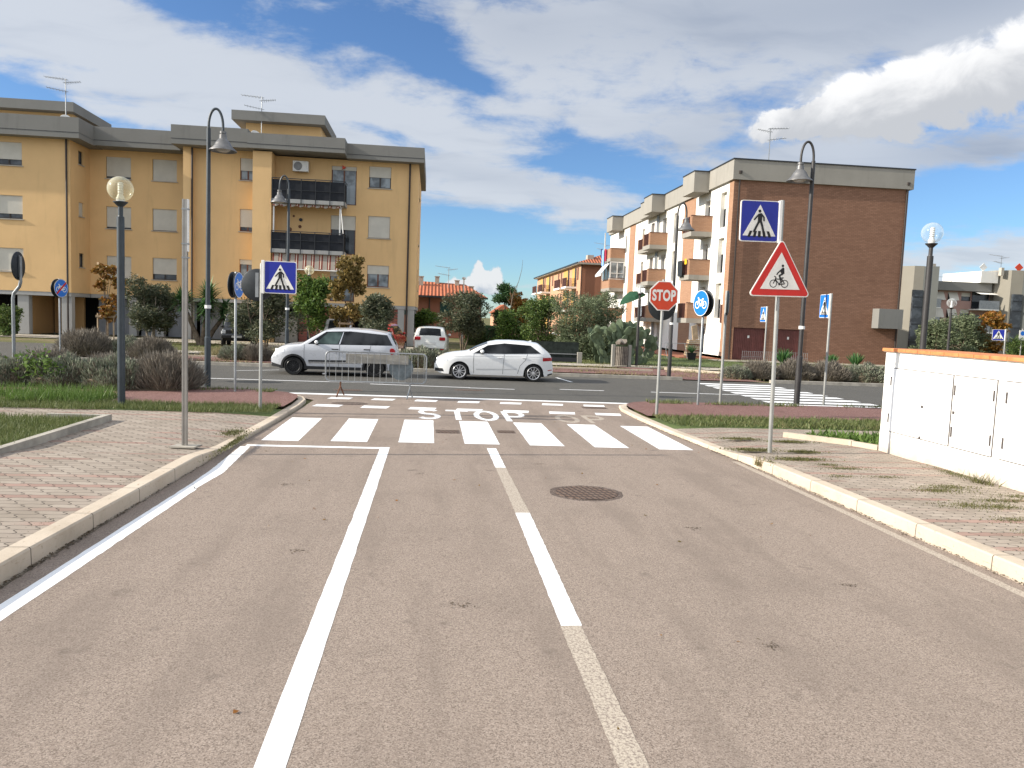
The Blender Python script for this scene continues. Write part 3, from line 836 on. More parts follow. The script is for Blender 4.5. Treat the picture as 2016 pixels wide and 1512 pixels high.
arc_lamp('gooseneck lamp across the main road, in front of the white balcony facade', (8.70, 27.5, .08), 6.3, 1, 'blackpole')

# ---- crowd barrier with a board and a round plate hung on it
b = thing('crowd_barrier', 'galvanised crowd control barrier standing on the stop line in front of the parked cars', 'barrier', (-1.30, 18.42, .0), R(-1.5))
L, zt, zb, rr = 1.18, 1.06, .355, .11
fr = []
for cx, cz, a0 in ((L-rr, zt-rr, 0), (-L+rr, zt-rr, 90), (-L+rr, zb+rr, 180), (L-rr, zb+rr, 270)):
    fr += [(cx+rr*math.cos(R(a0+90*i/6)), 0, cz+rr*math.sin(R(a0+90*i/6))) for i in range(7)]
fr.append(fr[0])
MB().tube(fr, .0185, 10, cap=False).build('frame', M['galv'], b, smooth=True)
for i in range(16):
    MB().tube([(-L+.148*(i+1)-.06, 0, zb), (-L+.148*(i+1)-.06, 0, zt)], .0065, 6).build('bar', M['galv'], b, smooth=True)
for x, m in ((-.83, 'rust'), (.80, 'galv')):
    mb = MB()
    mb.tube([(x, 0, zb), (x, 0, .22)], .02, 8)
    mb.tube([(x, 0, .24), (x-.05, -.26, .01)], .017, 8); mb.tube([(x, 0, .24), (x+.05, .26, .01)], .017, 8)
    mb.build('foot', M[m], b, smooth=True)
mb = MB().tube([(-L, 0, .52), (-L-.07, 0, .52)], .02, 8); mb.build('hook', M['galv'], b)
M['oldboard'] = mat('weathered_board', (.33, .315, .28), .8, 0, .2, var=.22, vs=6, fine=.2)
bd = tag(MB().box(-2.02, -.55, 18.475, 18.495, .795, 1.015).build('board', M['oldboard']), 'weathered pale grey board tied behind the bars of the crowd barrier', 'board')
M['sheet'] = mat('grey_blue_plate', (.13, .155, .165), .45, .25, .5, var=.3, vs=6)
dsk = MB().lathe([(0, -.008), (.285, -.008), (.29, 0), (.285, .008), (0, .008)], 34, axis='y').build('round_plate', M['sheet'])
dsk.location = (-.72, 18.52, .70)
tag(dsk, 'round grey sign plate seen from behind, hanging on the crowd barrier under the board', 'sign plate')

# ---- white cabinet wall with terracotta coping
def cabinet_wall_mat():
    m, t, p = base_mat('white_stucco', .85, 0, .25)
    P = pos(t); z = t.sep(P)[2]
    c = t.mix(t.lin(t.noise(P, 2.2, 5), .3, .7), (.74, .72, .67), (.80, .78, .74))
    d = t.m('ADD', t.m('MULTIPLY', t.noise(P, 5, 6, .7), .5), t.m('MULTIPLY', z, -1.0))
    c = t.mix(t.sstep(d, -.20, .16, 0, .75), c, (.36, .29, .21))
    st = t.noise(t.vm('MULTIPLY', P, (3, 3, .35)), 2.4, 6, .65)
    c = t.mix(t.sstep(st, .56, .74, 0, .35), c, (.45, .41, .35))
    t._set(p.inputs['Base Color'], c); t._set(p.inputs['Normal'], t.bump(t.noise(P, 60, 4), .3, .006))
    return m
M['white_wall'] = cabinet_wall_mat()
M['white_door'] = mat('white_door_paint', (.82, .82, .81), .45, 0, .4, var=.02, vs=3)
M['terracotta'] = mat('terracotta_tile', (.55, .20, .075), .7, 0, .3, var=.22, vs=5)
M['joint'] = mat('mortar_joint', (.42, .36, .28), .9, 0, .2, var=.1)
M['hinge'] = mat('dark_hinge', (.10, .085, .08), .6, .4, .4, var=.2, vs=20)
c = thing('utility_cabinet_wall', 'low white wall of utility cabinets with terracotta coping on the right pavement', 'wall', (7.2, 8.0, .10), world=True)
X0, X1, YA, YB, H = 7.22, 8.15, 3.2, 11.62, 1.70
MB().box(X0, X1, YA, YB, .08, H).build('wall', M['white_wall'], c, bevel=.008)
MB().box(X0-.010, X0+.02, YA, YB-.01, .08, .44).build('plinth', M['white_wall'], c, bevel=.006)
mb = MB(); k = int((YB-YA+.06)/.30)
for i in range(k+1):
    y0 = YB+.04-.30*(i+1)+.004
    mb.box(X0-.045, X0+.47, y0, y0+.292, H+.002, H+.052); mb.box(X0+.474, X1+.045, y0, y0+.292, H+.002, H+.052)
mb.build('coping', M['terracotta'], c, bevel=.006)
MB().box(X0-.03, X1+.03, YA, YB+.02, H-.006, H+.046).build('mortar', M['joint'], c)
doors = [(9.96, 11.44, 1), (9.12, 9.93, 0), (7.45, 8.98, 1), (6.60, 7.42, 0), (5.0, 6.5, 1)]
for i, (y0, y1, wide) in enumerate(doors):
    d = MB().box(X0-.016, X0+.01, y0+.008, y1-.008, .455, 1.44).build('cabinet_door', M['white_door'], c, bevel=.003)
    MB().box(X0-.006, X0+.004, y0-.004, y1+.004, .443, 1.452).build('door_gap', M['hinge'], d)
    for yy in ((y1-.05,) if wide else (y0+.03, y1-.03)):
        for zz in (.66, 1.24): MB().tube([(X0-.022, yy, zz-.07), (X0-.022, yy, zz+.07)], .012, 8).build('hinge', M['hinge'], d)
    ym = y0+.62 if wide else y1-.04
    for zz in ((.93, .47) if wide else (.93,)): MB().box(X0-.028, X0-.014, ym-.02, ym+.02, zz-.02, zz+.02).build('lock', M['hinge'], d, bevel=.003)

# ---- manhole covers and gratings
def manhole_mat():
    m, t, p = base_mat('rusty_iron', .8, .35, .4)
    P = objc(t)
    x, y, z = t.sep(P)
    a = t.m('LESS_THAN', t.m('FRACT', t.m('MULTIPLY', t.m('ADD', x, t.m('MULTIPLY', y, .25)), 15.0)), .30)
    b = t.m('LESS_THAN', t.m('FRACT', t.m('MULTIPLY', y, 9.0)), .22)
    g = t.m('MAXIMUM', a, b)
    c = t.mix(t.lin(t.noise(P, 18, 4, .7), .3, .7), (.15, .085, .055), (.20, .155, .125))
    c = t.mix(g, c, (.05, .035, .027))
    t._set(p.inputs['Base Color'], c)
    t._set(p.inputs['Normal'], t.bump(t.m('MULTIPLY', g, -1.0), .8, .012))
    return m
M['iron'] = manhole_mat()
M['patch'] = asphalt('crumbled_asphalt', (.135, .10, .08), (.26, .2, .17), (.04, .032, .027), 70, .4)
def cover(label, x, y, rx, ry, sq=False, m='iron'):
    o = thing('manhole_cover', label, 'manhole cover', (x, y, 0))
    pts = [(rx*sx, ry*sy) for sx, sy in ((-1,-1),(1,-1),(1,1),(-1,1))] if sq else [(rx*math.cos(t*math.pi/16), ry*math.sin(t*math.pi/16)) for t in range(32)]
    MB().slab(pts, -.02, .006).build('lid', M[m], o)
    big = [(p*(1.16+.10*random.random()), q*(1.16+.10*random.random())) for p, q in pts]
    MB().slab(big, -.02, .0009).build('collar', M['patch'], o)
    return o
cover('rusty round manhole cover in the right lane beside the centre line', 1.84, 8.69, .365, .33)
cover('flat round manhole cover beside the left kerb corner near the barrier', -1.76, 17.02, .33, .24, m='patch')
cover('square grating to the left of the middle zebra stripe', .31, 13.22, .17, .17, True)
cover('square grating to the right of the middle zebra stripe', 1.34, 13.36, .13, .13, True)
cover('small cover on the main road straight beyond the barrier', -2.1, 19.95, .30, .16, True)
cover('small cover on the main road ahead of the white hatchback', 1.05, 20.85, .34, .15, True)
cover('drain grating tucked by the right kerb corner', 3.78, 17.42, .24, .14, True)
# ------------------------------------------------------------------ building materials
def stucco(name, col, var=.08, stain=.25):
    m, t, p = base_mat(name, .9, 0, .2)
    P = pos(t)
    c = t.mix(t.lin(t.noise(P, .5, 6, .6), .3, .7), tuple(x*(1-var) for x in col), tuple(min(.9, x*(1+var)) for x in col))
    st = t.noise(t.vm('MULTIPLY', P, (1.8, 1.8, .22)), 1.3, 6, .65)
    c = t.mix(t.sstep(st, .52, .75, 0, stain), c, tuple(x*.55 for x in col))
    t._set(p.inputs['Base Color'], c)
    t._set(p.inputs['Normal'], t.bump(t.noise(P, 35, 4), .25, .01))
    return m
M['yellow'] = stucco('yellow_render', (.68, .45, .22), .06, .22)
M['tan'] = stucco('tan_render', (.40, .24, .105), .06)
M['fascia'] = stucco('grey_fascia', (.205, .20, .185), .06, .3)
M['concrete'] = stucco('pale_concrete', (.29, .272, .238), .08, .45)
M['slabgrey'] = stucco('grey_slab', (.34, .335, .32), .06, .2)
M['whitewall'] = stucco('white_render', (.80, .77, .71), .03, .10)
M['orange'] = stucco('orange_render', (.50, .285, .175), .05, .12)
M['pink'] = stucco('pink_render', (.42, .265, .225), .05, .15)
M['greyp'] = stucco('grey_panel_tower', (.135, .14, .13), .05, .2)
M['beigep'] = stucco('beige_panel_tower', (.25, .23, .19), .05, .2)
M['redwall'] = stucco('red_render', (.24, .105, .072), .07, .2)
M['flash'] = mat('dark_flashing', (.03, .032, .036), .5, .3, .4)
M['pipe'] = mat('dark_downpipe', (.035, .026, .022), .5, .1, .4)
M['shutter'] = mat('roller_shutter', (.56, .53, .46), .6, 0, .3, var=.05)
M['garage'] = mat('grey_garage_door', (.20, .205, .215), .55, .1, .4, var=.08)
M['garage_red'] = mat('maroon_garage_door', (.135, .045, .038), .55, .05, .35, var=.15, vs=3)
M['woodframe'] = mat('brown_wood_frame', (.13, .045, .022), .5, 0, .4, var=.2, vs=6)
M['darkframe'] = mat('dark_frame', (.035, .028, .024), .5, 0, .4, var=.15)
M['sill'] = mat('stone_sill', (.40, .36, .30), .8, 0, .3)
M['rail'] = mat('brown_rail', (.10, .040, .030), .55, .1, .35, var=.2)
M['navy'] = mat('black_balcony_screen', (.012, .014, .019), .7, 0, .3, var=.2, vs=3)
M['whitemetal'] = mat('white_metal', (.72, .71, .68), .45, .1, .4)
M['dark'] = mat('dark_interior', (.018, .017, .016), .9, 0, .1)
def glass_mat(name, col=(.02, .024, .028), spec=.5):
    m, t, p = base_mat(name, .06, 0, spec)
    c = t.mix(t.sstep(t.noise(pos(t), 1.1, 3), .42, .62), col, tuple(x*2.6+.02 for x in col))
    t._set(p.inputs['Base Color'], c)
    return m
M['glass'] = glass_mat('window_glass')
M['curtain'] = glass_mat('curtained_glass', (.10, .115, .125))
def brick_mat(name, c1, c2, mortar, sc=1.0):
    m, t, p = base_mat(name, .9, 0, .2)
    P = pos(t); x, y, z = t.sep(P)
    v = t.comb(t.m('ADD', x, y), z, 0.0)
    b = t.n('ShaderNodeTexBrick'); t._set(b.inputs['Vector'], v)
    b.inputs['Scale'].default_value = sc; b.inputs['Brick Width'].default_value = .26; b.inputs['Row Height'].default_value = .085
    b.inputs['Mortar Size'].default_value = .011; b.inputs['Mortar Smooth'].default_value = .3; b.inputs['Bias'].default_value = 0
    b.inputs['Color1'].default_value = (*c1, 1); b.inputs['Color2'].default_value = (*c2, 1); b.inputs['Mortar'].default_value = (*mortar, 1)
    c = t.mix(t.sstep(t.noise(P, .45, 6, .6), .35, .7, 0, .3), b.outputs['Color'], tuple(q*.7 for q in c1))
    st = t.noise(t.vm('MULTIPLY', P, (.25, .25, 3.2)), 2.0, 4, .6)
    c = t.mix(t.lin(st, .3, .7, 0, .35), c, c2)
    t._set(p.inputs['Base Color'], c)
    t._set(p.inputs['Normal'], t.bump(b.outputs['Fac'], -.4, .01))
    return m
M['brick'] = brick_mat('brown_brick', (.225, .118, .076), (.30, .165, .108), (.13, .075, .053))
M['brick_l'] = brick_mat('tan_orange_brick', (.33, .185, .112), (.39, .23, .145), (.26, .16, .11))
M['brick_r'] = brick_mat('red_split_brick', (.25, .085, .065), (.32, .12, .09), (.16, .08, .07), .45)
def tile_mat(name, ax):
    m, t, p = base_mat(name, .85, 0, .25)
    P = pos(t); u = t.sep(P)[ax]
    s_ = t.m('SINE', t.m('MULTIPLY', u, 2*math.pi/.32))
    c = t.mix(t.lin(t.noise(P, 2.2, 5, .7), .3, .7), (.33, .095, .045), (.46, .16, .08))
    c = t.mix(t.sstep(s_, -.3, -.9, 0, .65), c, (.16, .05, .03))
    t._set(p.inputs['Base Color'], c)
    t._set(p.inputs['Normal'], t.bump(s_, .8, .06))
    return m
M['tiles_x'] = tile_mat('roof_tiles', 0)
M['tiles_y'] = tile_mat('roof_tiles_side', 1)

def awning_mat():
    m, t, p = base_mat('striped_awning', .85, 0, .15)
    x = t.sep(pos(t))[0]
    f = t.m('FRACT', t.m('MULTIPLY', x, 2.15))
    c = t.mix(t.sstep(f, .52, .56), (.32, .28, .235), (.19, .05, .035))
    c = t.mix(t.m('MULTIPLY', t.m('GREATER_THAN', f, .68), t.m('LESS_THAN', f, .80)), c, (.62, .50, .40))
    t._set(p.inputs['Base Color'], c); return m
M['awning'] = awning_mat()
V3 = Vector
class Wall:
    """plane O + u*U + z*Z with outward normal N and rectangular openings"""
    def __init__(s, O, U, N, L, z0, z1, depth=.14):
        s.O, s.U, s.N = V3(O), V3(U), V3(N); s.L, s.z0, s.z1, s.d = L, z0, z1, depth; s.h = []
    def P(s, u, z, d=0.0): return s.O+s.U*u+V3((0, 0, z))+s.N*d
    def hole(s, u0, u1, z0, z1): s.h.append((u0, u1, z0, z1)); return (u0, u1, z0, z1)
    def put(s, mb, mi=0):
        us = sorted({0, s.L, *[q for h in s.h for q in h[:2]]}); zs = sorted({s.z0, s.z1, *[q for h in s.h for q in h[2:]]})
        for a, b in zip(us[:-1], us[1:]):
            for c, d in zip(zs[:-1], zs[1:]):
                um, zm = (a+b)/2, (c+d)/2
                if any(h[0] < um < h[1] and h[2] < zm < h[3] for h in s.h): continue
                mb.poly([s.P(a, c), s.P(b, c), s.P(b, d), s.P(a, d)], mi)
        for u0, u1, z0, z1 in s.h:
            r = [(u0, z0), (u1, z0), (u1, z1), (u0, z1)]
            for (a, b), (c, d) in zip(r, r[1:]+r[:1]):
                mb.poly([s.P(a, b), s.P(c, d), s.P(c, d, -s.d), s.P(a, b, -s.d)], mi)
    def bar(s, mb, u0, u1, z0, z1, d0, d1, mi=0):
        c = s.P((u0+u1)/2, (z0+z1)/2, (d0+d1)/2)
        mb.obox(c, s.U*(u1-u0)/2, s.N*(d1-d0)/2, V3((0, 0, (z1-z0)/2)), mi)
    def window(s, parent, u0, u1, z0, z1, shut=.6, frame='darkframe', glass='glass', sill=True, split=1, tilt=False):
        s.hole(u0, u1, z0, z1)
        D = s.d; f = .055
        mb = MB()
        s.bar(mb, u0, u1, z0, z0+f, -D, -D+.06); s.bar(mb, u0, u1, z1-f, z1, -D, -D+.06)
        s.bar(mb, u0, u0+f, z0+f, z1-f, -D, -D+.06); s.bar(mb, u1-f, u1, z0+f, z1-f, -D, -D+.06)
        for i in range(split):
            um = u0+(u1-u0)*(i+1)/(split+1); s.bar(mb, um-.04, um+.04, z0+f, z1-f, -D, -D+.055)
        o = mb.build('window', M[frame], parent)
        mb = MB(); s.bar(mb, u0, u1, z0, z1, -D-.02, -D+.022); mb.build('pane', M[glass], o)
        if shut > 0:
            mb = MB(); zs = z1-(z1-z0)*shut
            n = max(3, int((z1-zs)/.055)); 
            if tilt:
                for i in range(n):
                    t0, t1 = i/n, (i+1)/n
                    za, zb = z1-(z1-zs)*t0, z1-(z1-zs)*t1
                    mb.poly([s.P(u0+.02, zb, .42*t1-.02), s.P(u1-.02, zb, .42*t1-.02), s.P(u1-.02, za, .42*t0-.02), s.P(u0+.02, za, .42*t0-.02)])
            else:
                for i in range(n):
                    a = z1-(z1-zs)*(i+1)/n; b = z1-(z1-zs)*i/n
                    s.bar(mb, u0+.015, u1-.015, a+.004, b-.003, -D+.062, -D+.078)
                s.bar(mb, u0+.02, u1-.02, zs, z1, -D+.058, -D+.066)
            mb.build('shutter', M['shutter'], o)
        if sill:
            mb = MB(); s.bar(mb, u0-.07, u1+.07, z0-.055, z0-.003, -D+.07, .06); mb.build('sill', M['sill'], o)
        return o
def downpipe(parent, x, y, z0, z1, m='pipe', r=.055):
    return MB().tube([(x, y, z0), (x, y, z1)], r, 8).build('downpipe', M[m], parent, smooth=True)
def antenna(label, x, y, z, h, flip=1):
    a = thing('antenna', label, 'antenna', (x, y, z))
    MB().tube([(0, 0, 0), (0, 0, h)], .028, 6).build('mast', M['galv'], a)
    for zz, L, d in ((h-.05, 1.25, (-1, .15)), (h-.75, 1.0, (-1, -.2)), (h-.25, .8, (1, .1))):
        d = Vector((d[0]*flip, d[1], .0)).normalized(); q = Vector((-d.y, d.x, 0))
        mb = MB(); p0 = Vector((0, 0, zz)); mb.tube([p0-d*.15, p0+d*L+Vector((0, 0, .14))], .016, 5)
        for i in range(7):
            c = p0+d*(L*i/6)+Vector((0, 0, .14*i/6)); s_ = .30-.02*i
            mb.tube([c-q*s_, c+q*s_], .010, 4)
            mb.tube([c-Vector((0, 0, s_*.4)), c+Vector((0, 0, s_*.4))], .008, 4)
        mb.build('aerial', M['galv'], a)
    return a
def dish(label, x, y, z, r, rz, m='whitemetal'):
    a = thing('satellite_dish', label, 'satellite dish', (x, y, z), rz)
    o = MB().lathe([(0, 0), (r*.5, .04*r), (r*.85, .14*r), (r, .22*r), (r*.97, .24*r), (r*.5, .07*r), (0, .03*r)], 24, axis='y').build('reflector', M[m], a, smooth=True)
    o.location = (0, 0, .55+r*.6); o.rotation_euler = (R(-18), 0, 0)
    MB().tube([(0, .05, 0), (0, .05, .55+r*.5)], .03, 6).build('mast', M['galv'], a)
    return a

# ================================================================== yellow apartment building
Y = thing('yellow_apartment_building', 'yellow rendered apartment block with grey roof fascias and dark balconies, left of the street', 'building', (-12, 51, 0), world=True)
GZ = .03
G2 = 2.48                       # underside of the first floor
ROWS = [(3.55, 4.86), (6.49, 7.79), (9.45, 10.72)]
wl = Wall((-34, 46.6, 0), (1, 0, 0), (0, -1, 0), 13.4, G2, 11.2)
ws_ = Wall((-20.6, 46.6, 0), (0, 1, 0), (1, 0, 0), 2.5, G2, 11.2)
wr = Wall((-20.6, 49.1, 0), (1, 0, 0), (0, -1, 0), 6.05, G2, 11.2)
wb = Wall((-14.55, 47.25, 0), (1, 0, 0), (0, -1, 0), 4.0, G2, 11.2)
wz = Wall((-9.5, 47.6, 0), (1, 0, 0), (0, -1, 0), 8.4, G2, 11.0)
we = Wall((-1.1, 47.6, 0), (0, 1, 0), (1, 0, 0), 9.5, G2, 11.0)
sh = [(.99, .66, .75), (.99, .85, .88), (.62, .99, .9)]
for i, (z0, z1) in enumerate(ROWS):
    wl.window(Y, 34-24.6, 34-23.15, z0, z1, (.99, .78, .74)[i], split=1)
    wl.window(Y, 34-29.0, 34-27.6, z0, z1, (.7, .8, .99)[i], split=1)
    wr.window(Y, .94, 2.36, z0-.05, z1-.05, (.99, .92, .90)[i], split=1)
    wr.window(Y, 3.60, 5.0, z0-.05, z1-.05, (.74, .97, .99)[i], split=1)
    wb.window(Y, 3.10, 3.98, z0-.02, z1-.02, (.22, .80, .56)[i], 'woodframe', 'curtain' if i != 1 else 'glass')
    wz.window(Y, 9.5-4.04, 9.5-2.74, z0, z1, (.40, .98, .50)[i], 'woodframe' if i == 0 else 'darkframe', 'curtain', split=1)
    we.window(Y, 3.2, 4.3, z0, z1, .9)
    mbw = ws_.window(Y, 1.05, 1.65, z0+.45, z1-.05, 0 if i != 1 else .99, 'darkframe', 'glass', split=0)
# loggia doors behind the balconies
wz.window(Y, 3.25, 4.72, 8.36, 10.62, 0.10, 'woodframe', 'curtain', False, 1)
wz.window(Y, 3.25, 4.72, 5.42, 7.72, .36, 'woodframe', 'glass', False, 1)
wz.window(Y, 3.25, 4.72, 2.6, 4.75, .3, 'woodframe', 'curtain', False, 1)
mb = MB()
for q in (wl, ws_, wr, wb, wz, we): q.put(mb)
mb.box(-14.55, -14.12, 46.9, 47.25, G2, 11.2)                 # column at the stair block
mb.box(-10.56, -9.50, 46.45, 47.9, 0, 11.0)                      # balcony pier
mb.poly([(-34, 57, G2), (-34, 57, 11.2), (-1.1, 57.1, 11.2), (-1.1, 57.1, G2)])
mb.poly([(-34, 46.6, G2), (-34, 57, G2), (-34, 57, 11.2), (-34, 46.6, 11.2)])
mb.build('wall', M['yellow'], Y)
# underside, columns, ground floor
mb = MB()
mb.box(-34, -20.62, 46.62, 57, G2-.22, G2-.002); mb.box(-20.58, -14.57, 49.12, 57, G2-.22, G2-.002); mb.box(-14.53, -9.5, 47.27, 57, G2-.22, G2-.003); mb.box(-9.48, -1.12, 47.62, 57, G2-.22, G2-.002)
mb.build('soffit', M['slabgrey'], Y)
for x, y, wx in ((-23.25, 46.9, .30), (-20.9, 46.9, .28), (-26.5, 46.9, .3), (-30, 46.9, .3), (-14.35, 47.5, .22), (-9.15, 47.9, .3), (-1.95, 47.85, .20), (-1.35, 47.85, .20), (-1.35, 50.5, .2), (-1.35, 53, .2), (-18.2, 49.4, .22), (-16.6, 49.4, .22)):
    MB().box(x-wx, x+wx, y-.2, y+.2, GZ, G2-.225).build('column', M['slabgrey'], Y, bevel=.01)
MB().box(-22.9, -21.2, 49.6, 49.8, GZ, G2-.23).box(-23.2, -23.0, 47.2, 49.8, GZ, G2-.23).build('porch_wall', M['tan'], Y)
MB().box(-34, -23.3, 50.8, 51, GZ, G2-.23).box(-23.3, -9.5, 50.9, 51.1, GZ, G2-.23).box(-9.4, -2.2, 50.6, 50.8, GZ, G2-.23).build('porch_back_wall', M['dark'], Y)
for x0, x1, y in ((-20.4, -18.5, 49.75), (-17.9, -16.9, 49.75), (-16.3, -14.6, 49.75), (-14.0, -11.2, 48.4)):
    mb = MB(); mb.box(x0, x1, y, y+.08, GZ, 2.2)
    for i in range(int((x1-x0)/.18)): mb.box(x0+.18*i+.02, x0+.18*i+.16, y-.012, y, GZ+.05, 2.15)
    mb.build('garage_door', M['garage'], Y)
MB().box(-8.1, -6.2, 48.0, 48.3, GZ, 2.25).build('brick_panel', M['brick_r'], Y)
MB().box(-3.1, -2.15, 47.75, 48.1, GZ, 2.25).build('brick_panel', M['brick_r'], Y)
MB().box(-8.75, -8.15, 47.7, 48.1, GZ, 1.6).build('planter_wall', M['concrete'], Y)
# fascias (each block of roof edge its own band)
def fasc(poly, z0, z1, lip=.30):
    o = MB().slab(poly, z0, z1).build('fascia', M['fascia'], Y)
    MB().slab([(x, y-.012) for x, y in poly], z0+lip-.012, z0+lip+.012).build('fascia_joint', M['flash'], o)
    return o
fasc([(-34.6, 46.0), (-19.85, 46.0), (-19.85, 52), (-34.6, 52)], 11.03, 12.15)
fasc([(-19.85, 47.9), (-15.02, 47.9), (-15.02, 52), (-19.85, 52)], 11.06, 12.13)
fasc([(-15.02, 46.25), (-10.80, 46.25), (-10.80, 52), (-15.02, 52)], 11.1, 12.16)
fasc([(-10.80, 46.05), (-5.32, 46.05), (-5.32, 52), (-10.80, 52)], 11.08, 11.93, .24)
fasc([(-5.32, 46.95), (-.78, 46.95), (-.78, 57.6), (-5.32, 57.6)], 10.98, 11.84, .24)
MB().slab([(-34.4, 52), (-5.4, 52), (-5.4, 57.4), (-34.4, 57.4)], 11.05, 11.9).build('roof', M['fascia'], Y)
for x0, x1, y0 in ((-30.5, -22.6, 51.6), (-12.0, -7.4, 50.9)):
    o = MB().box(x0, x1, y0, y0+4.2, 11.9, 13.55).build('stair_tower', M['yellow'], Y)
    MB().box(x0-.7, x1+.35, y0-.75, y0+4.9, 13.55, 14.12).build('tower_roof', M['fascia'], o)
MB().box(-11.4, -9.3, 49.0, 49.6, 11.93, 12.3).build('roof_hatch', M['flash'], Y)
# balconies
for k, zf in enumerate((8.15, 5.28)):
    s_ = MB().box(-9.50, -5.30, 46.35, 47.58, zf, zf+.22).build('balcony', M['slabgrey'], Y)
    top = zf+(1.36 if k == 0 else 1.22)
    MB().box(-9.47, -5.36, 46.38, 46.392, zf+.16, top-.05).box(-5.352, -5.34, 46.4, 47.55, zf+.16, top-.05).build('screen', M['navy'], s_)
    mb = MB()
    for x in np.linspace(-9.44, -5.34, 6): mb.box(x-.022, x+.022, 46.335, 46.375, zf-.06, top)
    mb.box(-9.46, -5.31, 46.33, 46.38, top-.0, top+.04); mb.box(-9.46, -5.31, 46.34, 46.372, zf+.72, zf+.75)
    mb.box(-5.338, -5.30, 46.39, 47.58, top, top+.04)
    mb.build('railing', M['flash'], s_)
mb = MB().box(-9.40, -9.33, 46.5, 46.57, 6.45, 8.14).box(-5.62, -5.55, 46.5, 46.57, 6.45, 8.14)
mb.tube([(-5.55, 46.5, 8.1), (-5.36, 46.36, 6.5)], .025, 6); mb.tube([(-9.37, 46.5, 8.05), (-5.58, 46.5, 8.02)], .03, 6)
mb.build('awning_frame', M['whitemetal'], Y)
def rolled(z, drop, out):
    mb = MB(); n = 12
    P = []; nx = 40
    for i in range(n+1):
        for j in range(nx+1):
            x = -9.40+3.95*j/nx; f = i/n
            P.append((x, 46.52-out*f, z-drop*f-.05*f*math.sin(j*1.3)*(1 if i == n else .2)))
    F = [(i*(nx+1)+j, i*(nx+1)+j+1, (i+1)*(nx+1)+j+1, (i+1)*(nx+1)+j) for i in range(n) for j in range(nx)]
    mb.add(P, F); return mb
rolled(8.12, .14, .10).build('rolled_awning', M['awning'], Y)
aw = rolled(5.25, .88, .22).build('striped_awning', M['awning'], Y)
MB().tube([(-9.42, 46.30, 4.34), (-5.40, 46.30, 4.34)], .03, 6).tube([(-5.45, 46.4, 3.4), (-5.45, 46.28, 4.33)], .022, 6).tube([(-9.38, 46.4, 3.4), (-9.38, 46.28, 4.33)], .022, 6).build('awning_bar', M['whitemetal'], aw)
ac = MB().box(-8.45, -7.55, 47.2, 47.52, 10.12, 10.72).build('air_conditioner', M['white_plastic'], Y, bevel=.02)
MB().lathe([(0, .335), (.24, .335), (.245, .325)], 22, (-8.15, 47.52, 10.42), axis='y').build('fan_grille', M['lampgrey'], ac)
MB().lathe([(0, .06), (.13, .06), (.16, 0)], 3, (-5.55, 47.6, 10.55), axis='y').build('alarm_box', M['sored'], Y)
mb = MB().lathe([(0, .08), (.10, .07), (.10, 0)], 12, (-8.0, 47.6, 7.35), axis='y').build('wall_lamp', M['flash'], Y)
for x, z, r in ((-8.65, 6.75, .14), (-8.05, 6.95, .10), (-8.42, 7.55, .07)):
    MB().lathe([(0, .03), (r*.6, .03), (r, .01), (r, 0)], 9, (x, 47.6, z), axis='y').build('wall_ornament', M['rust'], Y)
for x, y, z1 in ((-20.75, 46.5, 11.03), (-14.03, 46.84, 11.05), (-1.62, 47.5, 11.0)): downpipe(Y, x, y, GZ, z1)
antenna('television antenna on the left roof of the yellow building', -22.3, 50.0, 12.15, 3.1)
antenna('television antenna in front of the small roof tower of the yellow building', -10.9, 50.2, 12.0, 3.0)
dish('small white satellite dish at the foot of the left roof antenna', -22.15, 49.6, 12.0, .32, R(25))
dish('small white satellite dish beside the right roof antenna of the yellow building', -11.2, 49.9, 11.8, .34, R(40))

# ================================================================== brick and white apartment building
B = thing('brick_apartment_building', 'brown brick apartment block with white balcony facade and concrete roof boxes, right of the street', 'building', (23, 55, 0), world=True)
XF = 17.33; YE = 44.3
fa = Wall((XF, 76, 0), (0, -1, 0), (-1, 0, 0), 76-YE, .2, 10.62, .30)
U = lambda y: 76-y
def ub(y0, y1): return (U(y1), U(y0))
lv = [(7.55, 10.10), (4.80, 7.36), (2.05, 4.62)]
for z0, z1 in lv:
    fa.window(B, *ub(45.42, 46.38), z0+.42, z1-.02, .45, 'darkframe', 'glass', False, 0)
    fa.window(B, *ub(48.15, 49.10), z0+.25, z1-.15, .15, 'darkframe', 'glass', False, 0)
    fa.window(B, *ub(54.6, 55.62), z0+.35, z1-.05, .45, 'darkframe', 'glass', False, 0)
    fa.window(B, *ub(57.4, 58.35), z0+.25, z1-.1, .1, 'darkframe', 'glass', False, 0)
    fa.window(B, *ub(60.6, 61.55), z0+.25, z1-.1, 0, 'woodframe', 'glass', False, 0)
    fa.window(B, *ub(63.45, 64.2), z0+.75, z1-.25, .2, 'darkframe', 'glass', False, 0)
    fa.window(B, *ub(69.2, 69.8), z0+.75, z1-.25, .2, 'darkframe', 'glass', False, 0)
fa.window(B, *ub(47.9, 48.9), .25, 2.0, .1, 'darkframe', 'glass', False, 0)
fa.window(B, *ub(54.6, 55.4), .6, 2.0, .3, 'woodframe', 'glass', False, 0)
fa.window(B, *ub(57.4, 58.5), .25, 2.0, .4, 'woodframe', 'glass', False, 0)
fa.window(B, *ub(60.5, 61.8), .25, 2.0, .3, 'woodframe', 'glass', False, 0)
mb = MB(); fa.put(mb); mb.build('white_facade', M['whitewall'], B)
for y0, y1, d in ((YE+.02, 45.0, .03), (50.9, 53.2, .03), (66.4, 68.3, .03)):
    mb = MB(); fa.bar(mb, *ub(y0, y1), .2, 10.62, -.25, d); mb.build('brick_strip', M['brick_l'], B)
ew = Wall((XF-.03, YE, 0), (1, 0, 0), (0, -1, 0), 10.85, 0, 10.56, .18)
